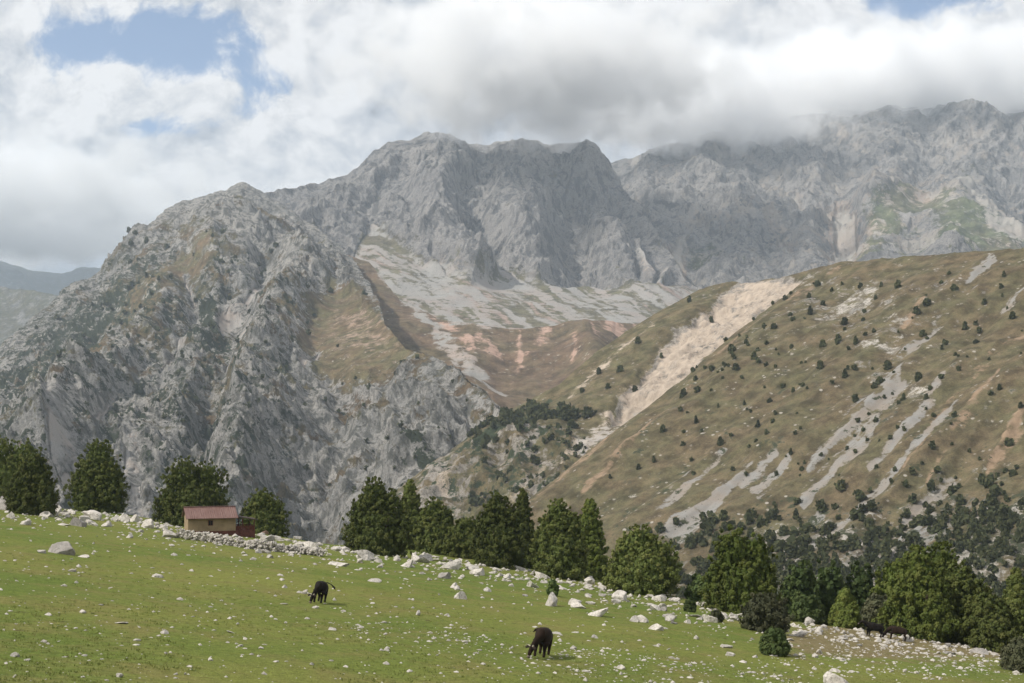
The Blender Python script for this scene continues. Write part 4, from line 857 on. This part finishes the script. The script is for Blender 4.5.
# ------------------------------------------------------------------ hut
def box(bm, x0, x1, y0, y1, z0, z1):
    v = [bm.verts.new(c) for c in ((x0, y0, z0), (x1, y0, z0), (x1, y1, z0), (x0, y1, z0), (x0, y0, z1), (x1, y0, z1), (x1, y1, z1), (x0, y1, z1))]
    for q in ((0, 3, 2, 1), (4, 5, 6, 7), (0, 1, 5, 4), (1, 2, 6, 5), (2, 3, 7, 6), (3, 0, 4, 7)): bm.faces.new([v[i] for i in q])
def bm_obj(name, bm, mat, parent=None, bevel=0.0):
    if bevel: bmesh.ops.bevel(bm, geom=bm.edges[:], offset=bevel, segments=1, affect='EDGES', clamp_overlap=True)
    bmesh.ops.recalc_face_normals(bm, faces=bm.faces); me = bpy.data.meshes.new(name); bm.to_mesh(me); bm.free()
    return link(name, me, mat, parent)
def hut():
    b = place(212, 534); b = Vector((b.x, min(b.y, edge_y(212) - 1.0), 0)); b.x = (212 - CX) * b.y / F; zf = gz(b.x, b.y) + .3
    s = b.y / F; L = 47 * s; D = 3.6; Hw = 1.5
    root = empty('hut', (b.x, b.y, zf), R(19)); tag(root, 'small tan hut with a rusty red metal roof and a side porch', 'hut')
    M_WALL = plain('ochre_plaster', (.275, .205, .13), .12, 1.2, .9, .2); M_DARK = plain('dark_red_boards', (.115, .045, .035), .2, 4, .8, .2)
    mr, g, bb = new_mat('rusty_roof_sheet', .55, .4); p = g.node('ShaderNodeTexCoord').outputs['Object']
    wv = g.node('ShaderNodeTexWave', wave_type='BANDS', bands_direction='X'); g.l.new(p, wv.inputs['Vector']); wv.inputs['Scale'].default_value = 1.6; wv.inputs['Distortion'].default_value = .3
    nz = g.noise(g.vm('MULTIPLY', p, (1, .3, .3)), 2.2, 6, .65)
    g.put(bb.inputs['Base Color'], g.mix(g.ramp(nz, .3, .7), (.115, .056, .044), (.165, .095, .08))); bump_to(g, bb, wv.outputs['Fac'], .4, .05)
    x0, x1, y0, y1 = -L / 2, L / 2, 0.0, D; rise = .85
    bm = bmesh.new(); box(bm, x0, x1, y0, y1, 0, Hw)
    for xx in (x0, x1):                                         # gable triangles as thin solids
        e = .1 if xx == x0 else -.1
        a = [bm.verts.new(c) for c in ((xx, y0, Hw + .002), (xx, y1, Hw + .002), (xx, (y0 + y1) / 2, Hw + rise))]; c2 = [bm.verts.new((v.co.x + e, v.co.y, v.co.z)) for v in a]
        bm.faces.new(a); bm.faces.new(c2[::-1])
        for i in range(3): bm.faces.new((a[i], a[(i + 1) % 3], c2[(i + 1) % 3], c2[i]))
    bm_obj('wall', bm, M_WALL, root)
    bm = bmesh.new(); box(bm, x0 - .06, x1 + .06, y0 - .06, y1 + .06, -1.3, -.003); bm_obj('plinth', bm, M_DARK, root)
    ym = (y0 + y1) / 2; ov = .5
    bm = bmesh.new()
    for sgn in (-1, 1):
        ye = ym + sgn * (D / 2 + ov); ze = Hw + rise - rise * (D / 2 + ov) / (D / 2)
        n = 44; top, bot = [], []
        for i in range(n + 1):                                   # corrugated sheet
            xx = x0 - .25 + (L + .45) * i / n; w = .018 * (i % 2)
            top.append((bm.verts.new((xx, ym, Hw + rise + .09 + w)), bm.verts.new((xx, ye, ze + .09 + w)))); bot.append((bm.verts.new((xx, ym, Hw + rise + .03 + w)), bm.verts.new((xx, ye, ze + .03 + w))))
        for i in range(n):
            bm.faces.new((top[i][0], top[i + 1][0], top[i + 1][1], top[i][1])); bm.faces.new((bot[i][0], bot[i][1], bot[i + 1][1], bot[i + 1][0])); bm.faces.new((top[i][1], top[i + 1][1], bot[i + 1][1], bot[i][1]))
        for i in (0, n): bm.faces.new((top[i][0], top[i][1], bot[i][1], bot[i][0]))
    rf = bm_obj('roof', bm, mr, root)
    bm = bmesh.new(); box(bm, x0 - .27, x1 + .22, ym - .14, ym + .14, Hw + rise + .08, Hw + rise + .15); bm_obj('ridge_cap', bm, mr, rf)
    bm = bmesh.new(); wx = x0 + L * .47; wy = -.03
    box(bm, wx - .20, wx + .20, wy, y0 + .02, .62, 1.08); w = bm_obj('window', bm, plain('window_glass', (.012, .013, .015), .1, 3, .25), root)
    bm = bmesh.new()
    for q in ((wx - .25, wx - .20, .57, 1.13), (wx + .20, wx + .25, .57, 1.13), (wx - .20, wx + .20, .57, .62), (wx - .20, wx + .20, 1.08, 1.13), (wx - .015, wx + .015, .62, 1.08)): box(bm, q[0], q[1], -.05, .01, q[2], q[3])
    bm_obj('frame', bm, M_DARK, w)
    # porch on the right end
    P1 = x1 + 2.05
    bm = bmesh.new(); box(bm, x1 + .07, P1, .25, D - .2, -.9, -.02); bm_obj('porch_deck', bm, M_DARK, root)
    for py_ in (.32, D - .3):
        for px_ in (x1 + .75, P1 - .08):
            bm = bmesh.new(); box(bm, px_ - .05, px_ + .05, py_ - .05, py_ + .05, -.018, 1.40 - .178 * (px_ - x1)); bm_obj('post', bm, M_DARK, root)
    bm = bmesh.new()
    for yy in (.30, D - .32):
        box(bm, x1 + .08, P1 - .14, yy - .02, yy + .02, .40, .46)
        k = x1 + .12
        while k < P1 - .16: box(bm, k, k + .10, yy - .014, yy + .014, -.016, .397); k += .16
    k = .40
    while k < D - .45: box(bm, P1 - .09, P1 - .06, k, k + .10, -.016, .397); k += .16
    box(bm, P1 - .10, P1 - .05, .39, D - .42, .40, .46)
    bm_obj('railing', bm, plain('red_brown_railing', (.13, .045, .032), .2, 5, .8), root)
    bm = bmesh.new(); v = []
    for (xx, zz) in ((x1 + .02, 1.42), (P1 + .25, 1.02)):
        for yy in (0.0, D): v.append((xx, yy, zz))
    a = [bm.verts.new(c) for c in v]; t = [bm.verts.new((c[0], c[1], c[2] + .08)) for c in v]
    for q in ((a[0], a[1], a[3], a[2]), (t[0], t[2], t[3], t[1]), (a[0], a[2], t[2], t[0]), (a[1], t[1], t[3], a[3]), (a[0], t[0], t[1], a[1]), (a[2], a[3], t[3], t[2])): bm.faces.new(q)
    bm_obj('porch_roof', bm, plain('dark_porch_roof', (.05, .035, .03), .2, 4, .8), root)
hut()

# ------------------------------------------------------------------ cattle
def skin_mesh(name, joints, edges, root=0, sub=2):
    me = bpy.data.meshes.new(name + '_cage'); me.from_pydata([j[0] for j in joints], edges, []); o = bpy.data.objects.new(name + '_cage', me); C.objects.link(o)
    md = o.modifiers.new('skin', 'SKIN'); md.use_smooth_shade = True; md.branch_smoothing = .6
    for i, j in enumerate(joints):
        sv = me.skin_vertices[0].data[i]; sv.radius = j[1]; sv.use_root = (i == root)
    ms = o.modifiers.new('sub', 'SUBSURF'); ms.levels = sub; ms.render_levels = sub
    dg = bpy.context.evaluated_depsgraph_get(); out = bpy.data.meshes.new_from_object(o.evaluated_get(dg)); out.name = name
    bpy.data.objects.remove(o); bpy.data.meshes.remove(me); return out
M_HIDE = plain('black_brown_hide', (.010, .0075, .006), .25, 2.5, .95); M_HIDE2 = plain('dark_brown_hide', (.017, .0095, .006), .25, 2.5, .95)
M_HORN = plain('horn', (.42, .38, .31), .1, 6, .6); M_EAR = plain('ear_hide', (.03, .02, .016), .2, 5, .8); M_MUZ = plain('muzzle', (.11, .085, .075), .2, 8, .6)
def cow(label, base, yaw, scale, hide, grazing=True, tail=1, head_turn=0.0, group=None, horns=True):
    """x is forward; withers about 1.25 m"""
    J = []; E = []
    def j(co, r): J.append((co, r if hasattr(r, '__len__') else (r, r))); return len(J) - 1
    pel = j((-.66, 0, .98), (.33, .34)); rump = j((-.88, 0, 1.0), (.22, .25)); mid = j((-.22, 0, .88), (.40, .44)); ch = j((.28, 0, .89), (.36, .43)); sh = j((.52, 0, .98), (.26, .35))
    E += [(pel, rump), (pel, mid), (mid, ch), (ch, sh)]
    s = head_turn
    if grazing: neck = [((.80, s * .08, .82), (.14, .19)), ((.98, s * .18, .55), (.11, .15))]; head = [((1.07, s * .24, .38), (.105, .12)), ((1.12, s * .28, .22), (.085, .095)), ((1.13, s * .30, .08), (.075, .07))]
    else: neck = [((.85, s * .05, 1.10), (.13, .19)), ((1.05, s * .1, 1.20), (.11, .14))]; head = [((1.20, s * .14, 1.22), (.11, .12)), ((1.36, s * .2, 1.10), (.085, .095)), ((1.48, s * .24, 1.00), (.07, .07))]
    prev = sh
    ids = []
    for co, r in neck + head: k = j(co, r); E.append((prev, k)); prev = k; ids.append(k)
    for sy in (-1, 1):
        a = j((.46, sy * .20, .68), .15); b = j((.48, sy * .19, .40), .085); c = j((.47, sy * .19, .22), .062); d = j((.49, sy * .19, .03), .07); E += [(ch, a), (a, b), (b, c), (c, d)]
        a = j((-.78, sy * .18, .74), (.15, .16)); b = j((-.64, sy * .19, .52), .12); c = j((-.82, sy * .18, .38), .075); d = j((-.79, sy * .18, .18), .06); e = j((-.76, sy * .18, .03), .068); E += [(pel, a), (a, b), (b, c), (c, d), (d, e)]
    body = skin_mesh('body', J, E)
    root = empty('cow', base, yaw); root.scale = (scale,) * 3
    gn = Vector((gz(base.x - .8, base.y) - gz(base.x + .8, base.y), gz(base.x, base.y - .8) - gz(base.x, base.y + .8), 1.6)).normalized()
    root.rotation_euler = (Vector((0, 0, 1)).rotation_difference(gn).to_matrix() @ Matrix.Rotation(yaw, 3, 'Z')).to_euler(); tag(root, label, 'cow', group)
    link('body', body, hide, root)
    hc = Vector(head[0][0]); side = Vector((-s * .6, 1, 0)).normalized(); fw = (Vector(head[2][0]) - hc).normalized(); up = side.cross(fw); up = up if (up.z > 0 or up.x > 0) else -up
    poll = hc - fw * .06 + up * .06
    for sy in (-1, 1):
        e0 = poll + side * sy * .09; l = tubes_mesh('ear', [([e0, e0 + side * sy * .08 - fw * .01, e0 + side * sy * .17 + fw * .03, e0 + side * sy * .21 + fw * .05], [.025, .055, .045, .008])]); link('ear', l, M_EAR, root)
        if horns:
            h0 = poll + side * sy * .06 - fw * .05; link('horn', tubes_mesh('horn', [([h0, h0 + side * sy * .09 + up * .03 - fw * .02, h0 + side * sy * .14 + up * .10 - fw * .03, h0 + side * sy * .13 + up * .17 - fw * .03], [.026, .022, .015, .004])]), M_HORN, root)
        ey = hc + fw * .08 + side * sy * .093 + up * .03; bm = bmesh.new(); bmesh.ops.create_uvsphere(bm, u_segments=8, v_segments=6, radius=.018); bmesh.ops.translate(bm, verts=bm.verts, vec=ey); bm_obj('eye', bm, M_HIDE, root)
    mz = Vector(head[2][0]); bm = bmesh.new(); bmesh.ops.create_uvsphere(bm, u_segments=10, v_segments=8, radius=.076); bmesh.ops.scale(bm, verts=bm.verts, vec=(1, 1, .8)); bmesh.ops.translate(bm, verts=bm.verts, vec=mz + fw * .012); bm_obj('muzzle', bm, M_MUZ, root)
    if tail == 0: tp = [(-1.08, 0, 1.10), (-1.16, 0, .95), (-1.17, 0, .6), (-1.15, 0, .38), (-1.15, 0, .25)]
    else: tp = [(-1.08, 0, 1.10), (-1.19, tail * .10, 1.10), (-1.22, tail * .34, 1.08 - .06 * (tail > 0)), (-1.18, tail * .55, .96 - .10 * (tail > 0)), (-1.15, tail * .64, .86 - .14 * (tail > 0))]
    link('tail', tubes_mesh('tail', [(tp, [.035, .03, .025, .06, .015])]), hide, root)
    return root
p = place(319, 603); cow('black cow with pale horns grazing on the left meadow, head down', p, R(-93), .96, M_HIDE, True, 1, -.9)
p = place(541, 657); cow('dark brown cow grazing nearer the camera on the right, tail swung aside', p, R(-101), 1.02, M_HIDE2, True, -1, -1.1)
p = place(873, 637); cow('dark cow at the far edge of the meadow, left of the pair', p, R(190), .82, M_HIDE, False, 0, 0, 'far cattle', False)
p = place(896, 640); cow('dark cow standing close under the big bright juniper, right of the pair', p, R(168), .8, M_HIDE2, True, 0, 0, 'far cattle', False)

# bleached dead branch under the tall juniper
b = place(580, 578); tag(link('dead_branch', tubes_mesh('dead_branch', [([(0, 0, -.1), (-.2, -.1, .9), (-.5, -.2, 1.9)], [.11, .09, .04]), ([(.1, 0, 0), (.6, -.2, .25), (1.1, -.3, -.05)], [.09, .07, .04]), ([(-.2, -.1, .9), (.15, -.2, 1.4)], [.05, .02])]), M_DEAD), 'bleached dead branch leaning under the tall conical juniper', 'branch').location = b
